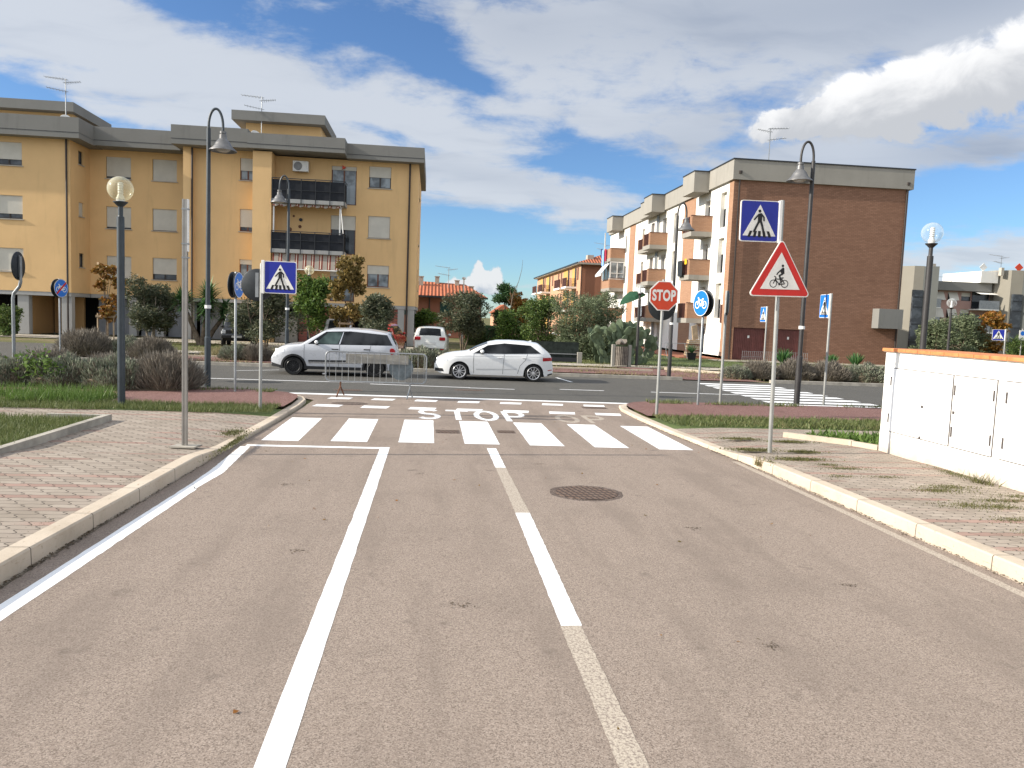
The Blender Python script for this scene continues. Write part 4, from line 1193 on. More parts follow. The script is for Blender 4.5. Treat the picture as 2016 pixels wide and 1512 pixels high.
for x0, x1 in ((17.80, 19.78), (20.42, 22.12)):
    ew.hole(x0-XF+.03, x1-XF+.03, .06, 1.95)
    mb = MB().box(x0, x1, YE+.12, YE+.18, .06, 1.95)
    for i in range(int((x1-x0)/.11)): mb.box(x0+.11*i+.015, x0+.11*i+.10, YE+.105, YE+.12, .10, 1.9)
    g = mb.build('garage_door', M['garage_red'], B)
    MB().box((x0+x1)/2-.06, (x0+x1)/2+.06, YE+.09, YE+.105, 1.35, 1.5).build('door_lock', M['whitemetal'], g)
mb = MB(); ew.put(mb)
mb.poly([(28.15, YE, 0), (28.15, 76, 0), (28.15, 76, 10.56), (28.15, YE, 10.56)])
mb.poly([(XF, 76, 0), (28.15, 76, 0), (28.15, 76, 10.56), (XF, 76, 10.56)])
mb.build('brick_wall', M['brick'], B)
for x0, x1 in ((17.76, 17.80), (19.78, 19.84), (20.36, 20.42), (22.12, 22.2)): MB().box(x0, x1, YE-.02, YE+.1, .06, 1.97).build('door_jamb', M['brick_l'], B)
o = MB().box(XF-.18, 28.35, YE-.16, 76.2, 10.56, 11.70).build('fascia', M['concrete'], B)
MB().box(XF-.22, 28.39, YE-.20, 76.24, 11.70, 11.77).build('flashing', M['flash'], o)
for x0, y0, y1 in ((16.16, 48.1, 50.35), (16.14, 57.5, 59.72), (16.62, 59.74, 62.5), (16.13, 70.35, 72.6)):
    o = MB().box(x0, XF-.185, y0, y1, 10.40, 11.66).build('roof_box', M['concrete'], B)
    MB().box(x0-.03, XF-.185, y0-.03, y1+.03, 11.66, 11.73).build('flashing', M['flash'], o)
def balcony(y0, y1, x0, zs, ht, closed=False):
    s_ = MB().box(x0, XF-.004, y0, y1, zs, zs+.30).build('balcony', M['concrete'], B)
    MB().box(x0+.02, XF-.004, y0+.012, y0+.16, zs+.302, zs+ht).build('brick_parapet', M['brick_l'], s_)
    MB().box(x0, x0+.16, y0+.165, y0+.34, zs+.302, zs+ht).box(x0, x0+.16, y1-.2, y1, zs+.302, zs+ht).build('pillar', M['brick_l'], s_)
    if closed:
        MB().box(x0+.02, x0+.16, y0+.35, y1-.21, zs+.302, zs+ht).build('front_parapet', M['brick_l'], s_)
    else:
        mb = MB()
        n = int((y1-y0-.55)/.10)
        for i in range(n+1): mb.box(x0+.05, x0+.085, y0+.36+i*.10, y0+.385+i*.10, zs+.36, zs+ht-.05)
        mb.box(x0+.04, x0+.10, y0+.34, y1-.2, zs+ht-.05, zs+ht); mb.box(x0+.04, x0+.10, y0+.34, y1-.2, zs+.32, zs+.36)
        mb.build('railing', M['rail'], s_)
    MB().box(x0-.02, XF-.004, y0-.012, y0+.18, zs+ht+.002, zs+ht+.04).build('coping', M['rail'], s_)
    return s_
for zs in (7.58, 4.86, 2.12):
    balcony(47.6, 49.5, 15.98, zs, 1.26)
    balcony(56.95, 58.9, 15.97, zs, 1.20)
    balcony(58.92, 62.4, 16.5, zs, 1.15)
    balcony(69.75, 73.2, 15.97, zs-.05, 1.18, True)
# stacked loggia at the far end: glazed storey and open storeys
e = MB().box(16.02, 16.08, 69.9, 73.1, 5.95, 7.42).box(16.02, 17.3, 69.80, 69.88, 5.95, 7.42).build('glazed_loggia', M['curtain'], B)
mb = MB()
for y in (69.86, 71.0, 72.1, 73.1): mb.box(15.98, 16.10, y-.05, y+.05, 5.95, 7.5)
for x in (16.02, 16.65, 17.25): mb.box(x-.04, x+.04, 69.76, 69.86, 5.95, 7.5)
mb.box(15.98, 17.3, 69.75, 69.80, 7.42, 7.5); mb.box(15.98, 17.3, 69.75, 69.80, 6.42, 6.47)
mb.box(15.98, 16.10, 69.82, 73.14, 5.90, 5.95).box(15.98, 17.3, 69.76, 69.86, 5.90, 5.95)
mb.build('loggia_frame', M['whitemetal'], e)
M['cream_blind'] = mat('cream_blind', (.55, .47, .30), .8, var=.1)
MB().box(16.06, 17.28, 69.885, 69.9, 6.0, 7.4).build('blind', M['cream_blind'], e)
MB().box(16.05, 16.15, 72.9, 73.0, 8.7, 10.4).build('loggia_post', M['whitemetal'], B)
mb = MB(); n = 8
for i in range(n):
    a, b = i/n, (i+1)/n
    mb.poly([(16.0-.75*a, 70.2, 7.35-.95*a), (16.0-.75*a, 72.6, 7.35-.95*a), (16.0-.75*b, 72.6, 7.35-.95*b), (16.0-.75*b, 70.2, 7.35-.95*b)])
mb.box(15.22, 15.26, 70.2, 72.6, 6.18, 6.4)
mb.build('sun_blind', M['whitemetal'], B)
for y in (59.2, 59.55): MB().tube([(XF-.1, y, .2), (XF-.1, y, 10.5)], .06, 8).build('downpipe', M['galv'], B, smooth=True)
for x, z1 in ((XF+.25, 10.9), (28.0, 10.8)):
    MB().tube([(x, YE-.10, .05), (x, YE-.10, z1)], .05, 8).lathe([(0, z1), (.12, z1), (.12, z1+.16), (0, z1+.16)], 8, (x, YE-.12, 0)).build('downpipe', M['pipe'], B)
MB().box(26.45, 27.98, 43.6, YE-.004, 2.23, 3.40).build('corner_balcony', M['fascia'], B)
for y, z in ((50.0, 9.6), (50.0, 6.9), (57.0, 9.6), (57.1, 6.9)):
    MB().lathe([(0, .1), (.09, .09), (.1, 0)], 10, (XF, y, z), axis='x').build('wall_lamp', M['flash'], B) if False else None
for (x0, x1, y0, y1) in ((XF-.32, XF, 44.95, 45.28),):
    MB().box(x0+.26, x1-.005, 45.05, 45.25, 2.2, 3.3).build('open_shutter', M['rail'], B)
antenna('cluster of vertical aerials on the brick building roof', 20.9, 48.0, 11.7, 2.9, -1)

# things standing or hanging on the balconies
def cloth(label, x, y, z, w, h, col, ax='y', cat='laundry'):
    m = mat('cloth', col, .9, 0, .1, var=.15, vs=8)
    mb = MB(); P = []; n = 10
    for i in range(n+1):
        for j in range(7):
            o = .03*math.sin(i*1.7+j*.4); t = w*i/n
            q = (x+o, y+t, z-h*j/6*(1+.05*math.sin(i*2))) if ax == 'y' else (x+t, y+o, z-h*j/6)
            P.append(q)
    mb.add(P, [(i*7+j, (i+1)*7+j, (i+1)*7+j+1, i*7+j+1) for i in range(n) for j in range(6)])
    o = mb.build('hanging_cloth', m); s_ = o.modifiers.new('solid', 'SOLIDIFY'); s_.thickness = .012
    return tag(o, label, cat)
cloth('light blue towel hanging off the top balcony at the far end of the white facade', 15.85, 72.1, 8.75, .7, 1.5, (.22, .36, .68))
cloth('dark red cloth hanging beside the blue towel on the far top balcony', 15.88, 71.2, 8.75, .55, 1.1, (.30, .03, .05))
cloth('navy clothes hanging at the outer end of the far top balcony', 15.86, 72.85, 8.9, .5, .8, (.03, .04, .09))
cloth('blue cloth over the railing of the top balcony nearest the brick corner', 15.93, 48.3, 8.72, .5, .45, (.06, .10, .45))
cloth('dark clothes drying on the middle balcony nearest the brick corner', 15.80, 48.5, 6.10, .8, 1.0, (.03, .035, .04))
cloth('yellow cloth on the middle balcony nearest the brick corner', 15.90, 47.98, 6.18, .25, .35, (.75, .48, .04))
cloth('white cloths hanging on the lowest balcony beside the green parasol', 15.9, 58.0, 3.3, .6, .75, (.72, .70, .68))
ps = thing('parasol', 'dark green parasol leaning over the lowest middle balcony', 'parasol', (16.1, 60.3, 2.45))
MB().tube([(0, 0, 0), (-.35, .1, 2.0)], .025, 6).build('pole', M['galv'], ps)
M['greencloth'] = mat('dark_green_cloth', (.025, .07, .04), .85, 0, .1, var=.2)
cn = MB().lathe([(0, .55), (.5, .40), (.95, .12), (1.15, -.16)], 8).build('canopy', M['greencloth'], ps); cn.location = (-.36, .1, 1.5); cn.rotation_euler = (0, R(-24), 0)
# ================================================================== orange apartment building far behind
O = thing('orange_apartment_building', 'orange apartment block with hipped terracotta roof and loggias, far behind the bushes', 'building', (20, 95, 0), world=True)
XO = 16.2; YO = 85.0
MB().box(XO, 27, YO, 121, 0, 8.25).build('wall', M['orange'], O)
MB().box(XO+.06, 26.9, YO-.02, YO-.001, 0, 8.2).build('end_wall', stucco('rust_render', (.36, .165, .10), .05, .15), O)
mb = MB()
e0, e1, f0, f1, zr, ze = XO-.5, 27.5, YO-.6, 121.6, 10.6, 8.42
p = [(e0, f0, ze), (e1, f0, ze), (e1, f1, ze), (e0, f1, ze), (21.8, f0+5.6, zr), (21.8, f1-5.6, zr)]
mb.add(p, [(0, 1, 4), (2, 3, 5), (1, 2, 5, 4)]); mb.add(p, [(3, 0, 4, 5)])
mb.build('roof', M['tiles_x'], O)
MB().box(e0, e1, f0, f1, ze-.2, ze-.01).build('eaves', M['sill'], O)
MB().box(e0-.06, e0, f0, f1, ze-.14, ze+.04).build('gutter', M['flash'], O)
MB().box(17.0, 17.7, 85.6, 86.6, 8.6, 9.35).build('chimney', M['sill'], O)
M['ochre'] = stucco('ochre_render', (.50, .31, .10), .05, .1)
for y0, y1 in ((87.4, 90.2), (92.0, 96.2), (107.2, 111.0), (113.5, 117.5)):
    for k, z0 in enumerate((.4, 3.15, 5.85)):
        s_ = MB().box(XO-1.25, XO-.002, y0-.1, y1+.1, z0-.22, z0).build('balcony', M['whitewall'], O)
        mb = MB()
        for i in range(int((y1-y0)/.16)): mb.box(XO-1.22, XO-1.19, y0+i*.16, y0+i*.16+.07, z0, z0+.95)
        mb.box(XO-1.24, XO-1.17, y0-.1, y1+.1, z0+.95, z0+1.0)
        for i in range(8): mb.box(XO-1.2+i*.15, XO-1.14+i*.15, y0-.09, y0-.06, z0, z0+.95)
        mb.build('railing', M['rail'], s_)
        MB().box(XO-.03, XO-.004, y0+1.2, y1, z0+.002, z0+2.25).build('loggia_wall', M['ochre'], s_)
        MB().box(XO-.05, XO-.032, y0+.2, y0+1.1, z0+.002, z0+2.1).build('door', M['darkframe'], s_)
for y in (86.3, 97.6, 99.8, 104.8, 112.2):
    for z0 in (1.2, 4.0, 6.6): MB().box(XO-.03, XO-.003, y, y+.8, z0, z0+1.35).build('window', M['woodframe'], O)
downpipe(O, XO+.05, YO-.12, 0, 8.3)
antenna('thin aerial on the tiled roof of the orange building', 20.3, 92, 9.7, 1.6)

# ================================================================== red house with tiled roof
H_ = thing('red_house', 'low red house with terracotta tiled roof and green shutters behind the white car', 'house', (2, 74, 0), world=True)
MB().box(-4.5, 4.35, 70, 80, 0, 3.72).build('wall', M['redwall'], H_)
p = [(-5, 69.4, 3.72), (4.85, 69.4, 3.72), (4.85, 80.6, 3.72), (-5, 80.6, 3.72), (-3, 74.8, 5.25), (3.0, 74.8, 5.05)]
mb = MB().add(p, [(0, 1, 5, 4)]); mb.add(p, [(1, 2, 5), (2, 3, 4, 5), (3, 0, 4)])
mb.build('roof', M['tiles_x'], H_)
MB().box(-5.02, 4.87, 69.36, 69.42, 3.56, 3.73).build('gutter', M['flash'], H_)
M['greenshut'] = mat('dark_green_shutter', (.012, .045, .038), .6, 0, .3, var=.1)
for x in (-2.1, 1.15):
    s_ = MB().box(x-.55, x+.55, 69.95, 69.998, 1.95, 3.2).build('window_shutter', M['greenshut'], H_)
downpipe(H_, -.35, 69.92, 0, 3.6)
for x, y, z in ((-1.2, 73.5, 5.2), (.3, 74.5, 5.3), (2.2, 74.4, 5.0), (3.6, 74.6, 4.5)):
    o = MB().box(x-.2, x+.2, y-.25, y+.25, z-.6, z+.32).box(x-.26, x+.26, y-.3, y+.3, z+.33, z+.40).build('chimney', M['sill'], H_)
antenna('aerial with a dish above the tiled roof of the red house', 1.35, 73.0, 4.6, 1.9)
a = thing('flood_light_pole', 'thin white lamp pole in front of the red house roof', 'street lamp', (2.15, 56.0, 0)); MB().tube([(0, 0, 0), (0, 0, 4.65)], .045, 8).build('pole', M['whitemetal'], a, smooth=True); MB().lathe([(0, 4.6), (.16, 4.68), (.12, 4.8), (0, 4.82)], 12).build('lamp_head', M['whitemetal'], a, smooth=True)
# a further low roof between the trees
h2 = thing('garden_house', 'low terracotta gable house half hidden between the conifer and the yellow bush', 'house', (8.5, 92, 0), world=True)
MB().box(7.2, 9.6, 92, 97, 0, 2.5).build('wall', M['orange'], h2)
MB().add([(6.9, 91.7, 2.5), (9.9, 91.7, 2.5), (9.9, 97.3, 2.5), (6.9, 97.3, 2.5), (8.4, 91.7, 3.6), (8.4, 97.3, 3.6)], [(0, 1, 4), (1, 2, 5, 4), (2, 3, 5), (3, 0, 4, 5)]).build('roof', M['tiles_y'], h2)

# ================================================================== pink and grey building far right
Q = thing('pink_apartment_building', 'pink apartment block with grey stair towers and tilted blinds, far right behind the bushes', 'building', (54, 78, 0), world=True)
q = Wall((46, 75.0, 0), (1, 0, 0), (0, -1, 0), 30, 0, 6.7, .15)
for z0, z1, tl in ((5.55, 6.40, True), (3.75, 4.7, True), (1.9, 2.8, False)):
    for x, t in ((51.35, tl), (52.85, tl), (54.35, False)):
        q.window(Q, x-46, x-46+1.05, z0, z1, .98 if t else .45, 'darkframe', 'glass', False, 0, t)
    q.window(Q, 62.3-46, 63.4-46, z0, z1, .3, 'darkframe', 'glass', False, 0)
mb = MB(); q.put(mb); mb.box(46, 76, 75.3, 88, 0, 6.7); mb.build('wall', M['pink'], Q)
MB().box(45, 57.2, 74.4, 88, 6.55, 7.45).box(60.9, 77, 74.4, 88, 6.6, 7.4).build('fascia', M['fascia'], Q)
for x0, xm, x1, zt in ((47.0, 48.7, 49.9, 8.75), (57.5, 59.45, 60.75, 8.78)):
    t_ = MB().slab([(x0, 74.4), (x0+.8, 73.2), (xm, 73.0), (xm, 76), (x0, 76)], 0, zt).build('stair_tower', M['beigep'], Q)
    MB().slab([(xm+.004, 73.0), (x1, 72.4), (x1, 76.2), (xm+.004, 76)], 0, zt-.02).build('tower_side', M['greyp'], t_)
    MB().slab([(xm-1.05, 72.86), (xm-.02, 72.86), (xm-.02, 72.99), (xm-1.05, 73.1)], .4, 6.35).build('stair_glazing', M['glass'], t_)
    for z in (1.2, 2.9, 4.6, 5.6): MB().box(xm-1.06, xm-.01, 72.80, 72.86, z, z+.1).build('glazing_bar', M['flash'], t_)
    MB().box(x1-.35, x1, 73.0, 73.5, zt, zt+.28).build('chimney', M['sill'], t_)
MB().box(55.6, 57.48, 74.0, 80, 7.46, 8.62).build('roof_room', M['whitewall'], Q)
MB().box(57.3, 57.6, 73.4, 73.8, 8.2, 9.0).build('chimney', M['sill'], Q)
for x0, x1, zs in ((55.2, 57.45, (4.75, 2.4)), (49.92, 51.1, (4.75, 2.9)), (60.8, 63.0, (4.75, 2.7))):
    for z0 in zs:
        s_ = MB().box(x0, x1, 73.4, 74.99, z0-.12, z0).build('balcony', M['whitewall'], Q)
        MB().box(x0+.02, x1-.02, 73.42, 73.46, z0, z0+.85).build('railing', M['galv'], s_)
        MB().box(x0+.3, x1-.1, 74.9, 74.985, z0+.01, z0+1.75).build('balcony_door', M['glass'], s_)
MB().add([(55.5, 74.9, 6.55), (57.4, 74.9, 6.55), (57.4, 73.6, 6.25), (55.5, 73.6, 6.25)], [(0, 1, 2, 3)]).build('awning', M['whitewall'], Q)
a = thing('satellite_dish', 'white diamond shaped aerial plate on the white roof room, far right', 'satellite dish', (55.9, 74.2, 8.62)); o = MB().plate([(0, -.42), (.42, 0), (0, .42), (-.42, 0)], -.03, .03).build('reflector', M['whitemetal'], a); o.location = (0, 0, .4)
a = thing('satellite_dish', 'red diamond shaped plate on the grey stair tower, far right', 'satellite dish', (59.35, 73.6, 8.7)); o = MB().plate([(0, -.42), (.46, 0), (0, .42), (-.46, 0)], -.03, .03).build('reflector', M['sored'], a); o.location = (0, 0, .42)
antenna('faint aerial behind the red diamond plate, far right', 58.6, 75.2, 8.78, 1.6)
a = thing('roof_frame', 'thin metal frame standing on the flat roof of the pink building', 'frame', (53, 76.5, 7.45)); MB().tube([(-1.2, 0, 0), (-1.2, 0, .55), (1.2, 0, .62), (1.2, 0, 0)], .025, 5).build('rail', M['galv'], a)
# distant road signs in front of it
a = thing('crossing_sign', 'tiny blue zebra crossing sign beside the bush at far right', 'road sign', (32.3, 40.6, 0)); pole(a, 2.45, .035, 'galv_pale'); panel_square(a, (0, 0, 2.1), .62, R(-20), -1)
a = thing('parking_sign', 'small white sign with a blue disc on a pole at far right edge', 'road sign', (33.3, 40.6, 0)); pole(a, 2.5, .03, 'galv_pale')
o = MB().box(-.2, .2, -.05, -.03, 1.85, 2.42).build('sign_panel', M['swhite'], a); f = Film(-.0505); f.shape(disc_pts(.0, 2.24, .13)); f.build('blue_disc', M['slblue'], o)
# ================================================================== vegetation
LM = {
 'olive': leaf_mat('olive_leaves', [(.079, .102, .052), (.149, .184, .096), (.263, .289, .166)]),
 'oleander': leaf_mat('oleander_leaves', [(.045, .058, .035), (.088, .109, .058), (.184, .168, .099)]),
 'green': leaf_mat('green_leaves', [(.045, .093, .021), (.112, .188, .033), (.195, .262, .053)], trans=.3),
 'autumn': leaf_mat('autumn_leaves', [(.111, .091, .026), (.221, .150, .046), (.338, .227, .078), (.130, .111, .033)], trans=.3),
 'orange': leaf_mat('orange_leaves', [(.200, .075, .015), (.300, .140, .025), (.110, .100, .020), (.330, .190, .040)], trans=.3),
 'conifer': leaf_mat('conifer_needles', [(.018, .053, .018), (.045, .098, .030), (.068, .128, .045)], trans=.1),
 'yucca': leaf_mat('yucca_leaves', [(.030, .083, .027), (.068, .150, .045), (.105, .210, .060)], trans=.15),
 'lavender': leaf_mat('lavender_leaves', [(.131, .149, .102), (.210, .228, .158), (.289, .298, .219)], trans=.12),
 'lavdry': leaf_mat('dry_lavender_stalks', [(.130, .112, .090), (.205, .178, .142), (.285, .250, .200)], trans=.1),
 'grass': leaf_mat('grass_blades', [(.085, .112, .034), (.140, .168, .055), (.205, .205, .090)], trans=.3),
 'bright': leaf_mat('bright_weed_leaves', [(.075, .135, .028), (.125, .200, .042), (.175, .245, .065)], trans=.3),
 'drygrass': leaf_mat('dry_grass', [(.192, .156, .072), (.288, .240, .120), (.132, .138, .048)], trans=.25),
 'weed': leaf_mat('paving_weeds', [(.075, .080, .024), (.125, .122, .040), (.19, .165, .07)], trans=.2),
 'hedge': leaf_mat('hedge_leaves', [(.042, .084, .021), (.112, .168, .042), (.210, .252, .070)], trans=.25),
}
M['bark'] = mat('bark', (.15, .115, .085), .95, 0, .1, var=.35, vs=6, bump=.6, bs=25)
M['bark_pale'] = mat('pale_bark', (.26, .22, .175), .95, 0, .1, var=.3, vs=6, bump=.5, bs=25)
M['stake'] = mat('wooden_stake', (.36, .27, .18), .9, 0, .1, var=.25, vs=6)
def unit(n):
    v = rng.normal(size=(n, 3)); return v/np.linalg.norm(v, axis=1, keepdims=True)
def leaf_quads(C, a, b, up=.35, droop=None):
    """rhombic leaves at C, length a, width b"""
    n = len(C)
    d = unit(n); d[:, 2] = d[:, 2]*(1-up)+up*.6
    if droop is not None: d = d*.45+droop
    d /= np.linalg.norm(d, axis=1, keepdims=True)
    q = np.cross(d, unit(n)); q /= np.linalg.norm(q, axis=1, keepdims=True)
    a_ = (a*rng.uniform(.6, 1.3, n))[:, None]; b_ = (b*rng.uniform(.7, 1.3, n))[:, None]
    V = np.stack([C, C+d*a_*.5+q*b_*.5, C+d*a_, C+d*a_*.5-q*b_*.5], 1).reshape(-1, 3)
    F = np.arange(4*n).reshape(n, 4)
    return V, F
def crown_points(blobs, n, shell=.45):
    vol = np.array([b[3]*b[4]*b[5] for b in blobs])**.75
    k = rng.choice(len(blobs), n, p=vol/vol.sum())
    B = np.array(blobs)[k]
    u = unit(n); r = (shell+(1-shell)*rng.random(n)**.6)
    # clumps: pull leaves toward twig ends so gaps open between them
    P = B[:, :3]+u*r[:, None]*B[:, 3:6]
    nc = max(16, n//24)
    K = P[rng.choice(n, nc, replace=False)]
    idx = rng.integers(0, nc, n)
    size = B[:, 3:6].mean(1)
    out = np.where(rng.random(n)[:, None] < .66, K[idx]+rng.normal(size=(n, 3))*size[:, None]*.11, P)
    return out
def scatter_blobs(cx, cz, w_, h, n, r):
    out = []
    for i in range(n):
        t = random.random()
        z = cz-h/2+h*t
        k = math.sqrt(max(.12, 1-((t-.48)/.56)**2))
        a = random.uniform(0, 6.28); d = random.random()**.6*w_/2*k*.78
        s = r*random.uniform(.7, 1.25)
        out.append((cx+d*math.cos(a), d*math.sin(a), z, s, s, s*.85))
    return out
def tree(name, label, loc, h, w_, cz, ch, kind, n, leaf, trunks=1, tr=.07, nb=14, br=.42, stakes=0, group=None, bark='bark', cat='tree', rz=0, up=.35, thin=False):
    a = thing(name, label, cat, loc, rz, group)
    bl = scatter_blobs(0, cz, w_, ch, nb, br*w_/2)
    mb = MB()
    for i in range(trunks):
        an = 6.28*i/trunks+.5; sp = .10 if trunks > 1 else 0
        b0 = Vector((sp*math.cos(an), sp*math.sin(an), -.03)); top = Vector((bl[0][0]*.3+(w_*.16*math.cos(an) if trunks > 1 else 0), (w_*.16*math.sin(an) if trunks > 1 else 0), cz))
        fork = b0.lerp(top, .55)+Vector((random.uniform(-.06, .06)*w_, random.uniform(-.06, .06)*w_, 0))
        mid = b0.lerp(fork, .5)+Vector((random.uniform(-.05, .05), random.uniform(-.05, .05), 0))
        mb.tube([b0, mid, fork, top, Vector((top.x*1.1, top.y*1.1, cz+ch*.36))], [tr, tr*.85, tr*.7, tr*.42, tr*.12], 7)
        for b in bl[i::trunks][:7]:
            e = Vector(b[:3]); m_ = fork.lerp(e, .5)+Vector((0, 0, .08*h))
            mb.tube([fork.lerp(top, random.random()*.6), m_, e, e+(e-m_)*.5], [tr*.42, tr*.28, tr*.14, tr*.05], 5)
    mb.build('trunk', M[bark], a, smooth=True)
    n = int(n*(.95 if kind in ('autumn', 'orange') else 1.3)); leaf = (leaf[0]*1.08, leaf[1]*1.25)
    P = crown_points(bl, n)
    V, F = leaf_quads(P, leaf[0], leaf[1], up)
    np_mesh('crown', V, F, LM[kind], a)
    for i in range(stakes):
        sx = (-.30, .30, .02)[i]
        MB().tube([(sx, -.12+.1*i, -.05), (sx*.95, -.12+.1*i, 1.55)], .03, 6).build('stake', M['stake'], a)
    if stakes: MB().box(-.36, .36, -.16, -.12, 1.38, 1.47).build('stake_board', M['stake'], a)
    return a
g0 = .0
tree('oleander_tree', 'rounded dark oleander with several pale stems left of the spiky yucca', (-14.5, 41.6, g0), 3.2, 2.85, 2.05, 2.25, 'oleander', 7200, (.19, .045), 5, .05, 18, .42, bark='bark_pale')
tree('oleander_tree', 'dark oleander behind the parked off-road car, left of the blue crossing sign', (-8.0, 37.8, g0), 2.9, 3.3, 1.85, 2.1, 'oleander', 8200, (.18, .045), 4, .05, 20, .38)
tree('laurel_tree', 'bright green bushy tree beside the globe lamp at the yellow building', (-6.0, 39.8, g0), 3.7, 2.3, 2.25, 2.7, 'green', 7600, (.13, .07), 2, .06, 18, .45)
tree('maple_tree', 'tall autumn maple with brownish leaves held by a staked frame behind the grey car', (-4.2, 38.2, g0), 4.9, 2.5, 3.0, 3.3, 'autumn', 4600, (.15, .10), 1, .05, 30, .27, 2)
tree('maple_sprig', 'thin leafy top shoot of the autumn maple rising over the balcony awning', (-4.75, 38.1, 3.3), 1.6, .6, .65, 1.5, 'autumn', 320, (.16, .11), 1, .012, 7, .5) if False else None
tree('oleander_tree', 'dark oleander above the red car by the brick red panel', (-2.35, 35.6, g0), 2.6, 2.2, 1.65, 1.8, 'oleander', 5600, (.18, .045), 3, .05, 14, .42)
tree('garden_shrub', 'small green shrub between the yellow building corner and the red house', (-.35, 49.5, g0), 2.2, 1.9, 1.15, 2.0, 'green', 4200, (.12, .07), 2, .05, 12, .5, cat='shrub')
tree('oleander_tree', 'oleander with bare curved stems above the white hatchback bonnet', (1.75, 44.4, g0), 3.0, 2.9, 2.15, 1.85, 'oleander', 7200, (.18, .045), 4, .045, 18, .4)
tree('maple_tree', 'small orange autumn maple with wooden stakes among the left bushes', (-13.4, 33.4, g0), 3.4, 1.55, 2.45, 2.0, 'orange', 1500, (.13, .09), 1, .035, 18, .28, 3)
tree('holly_bush', 'low yellowish green bush at the left edge beside the porch', (-22.6, 44.0, g0), 1.6, 1.5, .85, 1.5, 'hedge', 3200, (.10, .06), 1, .05, 12, .5, cat='shrub')
tree('cypress_tree', 'dark green feathery conifer behind the red house corner', (7.4, 80.0, g0), 5.0, 3.0, 3.2, 3.6, 'conifer', 6500, (.34, .07), 1, .12, 18, .42)
tree('yellow_maple', 'small yellow leaved tree behind the bare sapling', (5.6, 49.5, g0), 3.4, 2.1, 2.2, 2.2, 'orange', 2800, (.17, .12), 1, .05, 14, .4)
tree('mixed_bush', 'brownish green bush right of the bare sapling, left of the large olive', (6.15, 43.0, g0), 3.1, 3.1, 1.5, 2.9, 'hedge', 8500, (.12, .06), 4, .05, 20, .42, cat='shrub')
tree('mixed_bush', 'dark green bush behind the white hatchback roof, left of the brownish bush', (4.6, 45.2, g0), 2.5, 2.3, 1.2, 2.4, 'green', 5200, (.12, .06), 4, .05, 16, .42, cat='shrub')
tree('olive_tree', 'large rounded olive bush in front of the orange building', (7.75, 40.2, g0), 3.5, 3.4, 1.75, 3.4, 'olive', 16000, (.12, .032), 4, .06, 26, .42, up=.6)
tree('olive_tree', 'second olive bush just left of the white balcony facade', (9.35, 41.4, g0), 3.6, 2.6, 1.85, 3.4, 'olive', 12000, (.12, .032), 3, .06, 22, .42, up=.6)
tree('olive_tree', 'wide olive bush behind the white cabinet wall, left one under the big globe lamp', (28.3, 41.0, g0), 2.6, 2.9, 1.2, 2.4, 'olive', 10500, (.14, .045), 3, .08, 24, .36, up=.5)
tree('olive_tree', 'wide olive bush behind the white cabinet wall, beside the small distant globe lamp', (31.0, 42.6, g0), 3.0, 3.2, 1.45, 2.8, 'olive', 11000, (.14, .045), 3, .08, 24, .36, up=.5)
tree('maple_tree', 'orange brown maple with a board frame at far right behind the wall', (32.6, 42.4, g0), 3.4, 2.1, 2.2, 2.4, 'orange', 2600, (.20, .14), 1, .06, 14, .36, 2)
tree('tamarisk_bush', 'feathery olive green bush under the small signs at far right', (33.6, 41.6, g0), 1.9, 2.6, .95, 1.8, 'hedge', 5500, (.22, .03), 3, .05, 14, .5, up=.9, cat='shrub')
# bare sapling with long whips
sp = thing('bare_sapling', 'tall bare sapling with a long curved whip and pale stake board behind the white hatchback', 'tree', (4.55, 46.2, 0))
mb = MB().tube([(0, 0, 0), (.03, 0, 1.4), (.08, 0, 2.6), (.18, 0, 3.4)], [.05, .045, .035, .025], 6)
mb.tube([(.18, 0, 3.4), (.5, 0, 4.2), (.66, 0, 4.9), (.70, 0, 5.5)], [.022, .016, .012, .006], 5)
mb.tube([(.12, 0, 3.0), (.02, .05, 3.6), (-.03, 0, 4.1)], [.018, .011, .005], 5)
mb.tube([(.14, 0, 3.1), (.40, .1, 3.7), (.45, .1, 4.0)], [.016, .010, .005], 5)
mb.tube([(.10, 0, 2.8), (-.14, .0, 3.1), (-.2, 0, 3.35)], [.014, .009, .004], 5)
mb.build('trunk', M['bark'], sp, smooth=True)
for x in (-.42, .10, .40): MB().tube([(x, -.1, 0), (x, -.1, 1.75)], .035, 6).build('stake', M['stake'], sp)
MB().box(-.5, .16, -.15, -.11, 1.55, 1.66).build('stake_board', M['stake'], sp)
# yucca
def yucca(label, loc, heads):
    a = thing('yucca', label, 'yucca', loc)
    for hx, hy, hz, r in heads:
        MB().tube([(hx*.1, hy*.1, 0), (hx*.5, hy*.5, hz*.45), (hx, hy, hz-.1), (hx, hy, hz+.1)], [.16, .11, .09, .05], 8).build('trunk', M['bark'], a, smooth=True)
        n = 260
        d = unit(n); d[:, 2] = d[:, 2]*.75+.35; d /= np.linalg.norm(d, axis=1, keepdims=True)
        L = r*rng.uniform(.75, 1.1, n)[:, None]
        q = np.cross(d, np.array([0, 0, 1.0])+.2*unit(n)); q /= np.linalg.norm(q, axis=1, keepdims=True)
        c = np.array([hx, hy, hz])+rng.normal(size=(n, 3))*np.array([.05, .05, .16]); wd = .038
        tip = c+d*L-np.array([0, 0, 1])*(L*.10)
        m_ = c+d*L*.5
        V = np.stack([c-q*wd*.5, c+q*wd*.5, m_+q*wd, m_-q*wd, tip], 1).reshape(-1, 3)
        k = np.arange(n)[:, None]*5
        F = np.concatenate([k+np.array([0, 1, 2]), k+np.array([0, 2, 3]), k+np.array([3, 2, 4])])
        np_mesh('leaf_rosette', V, F, LM['yucca'], a)
    return a
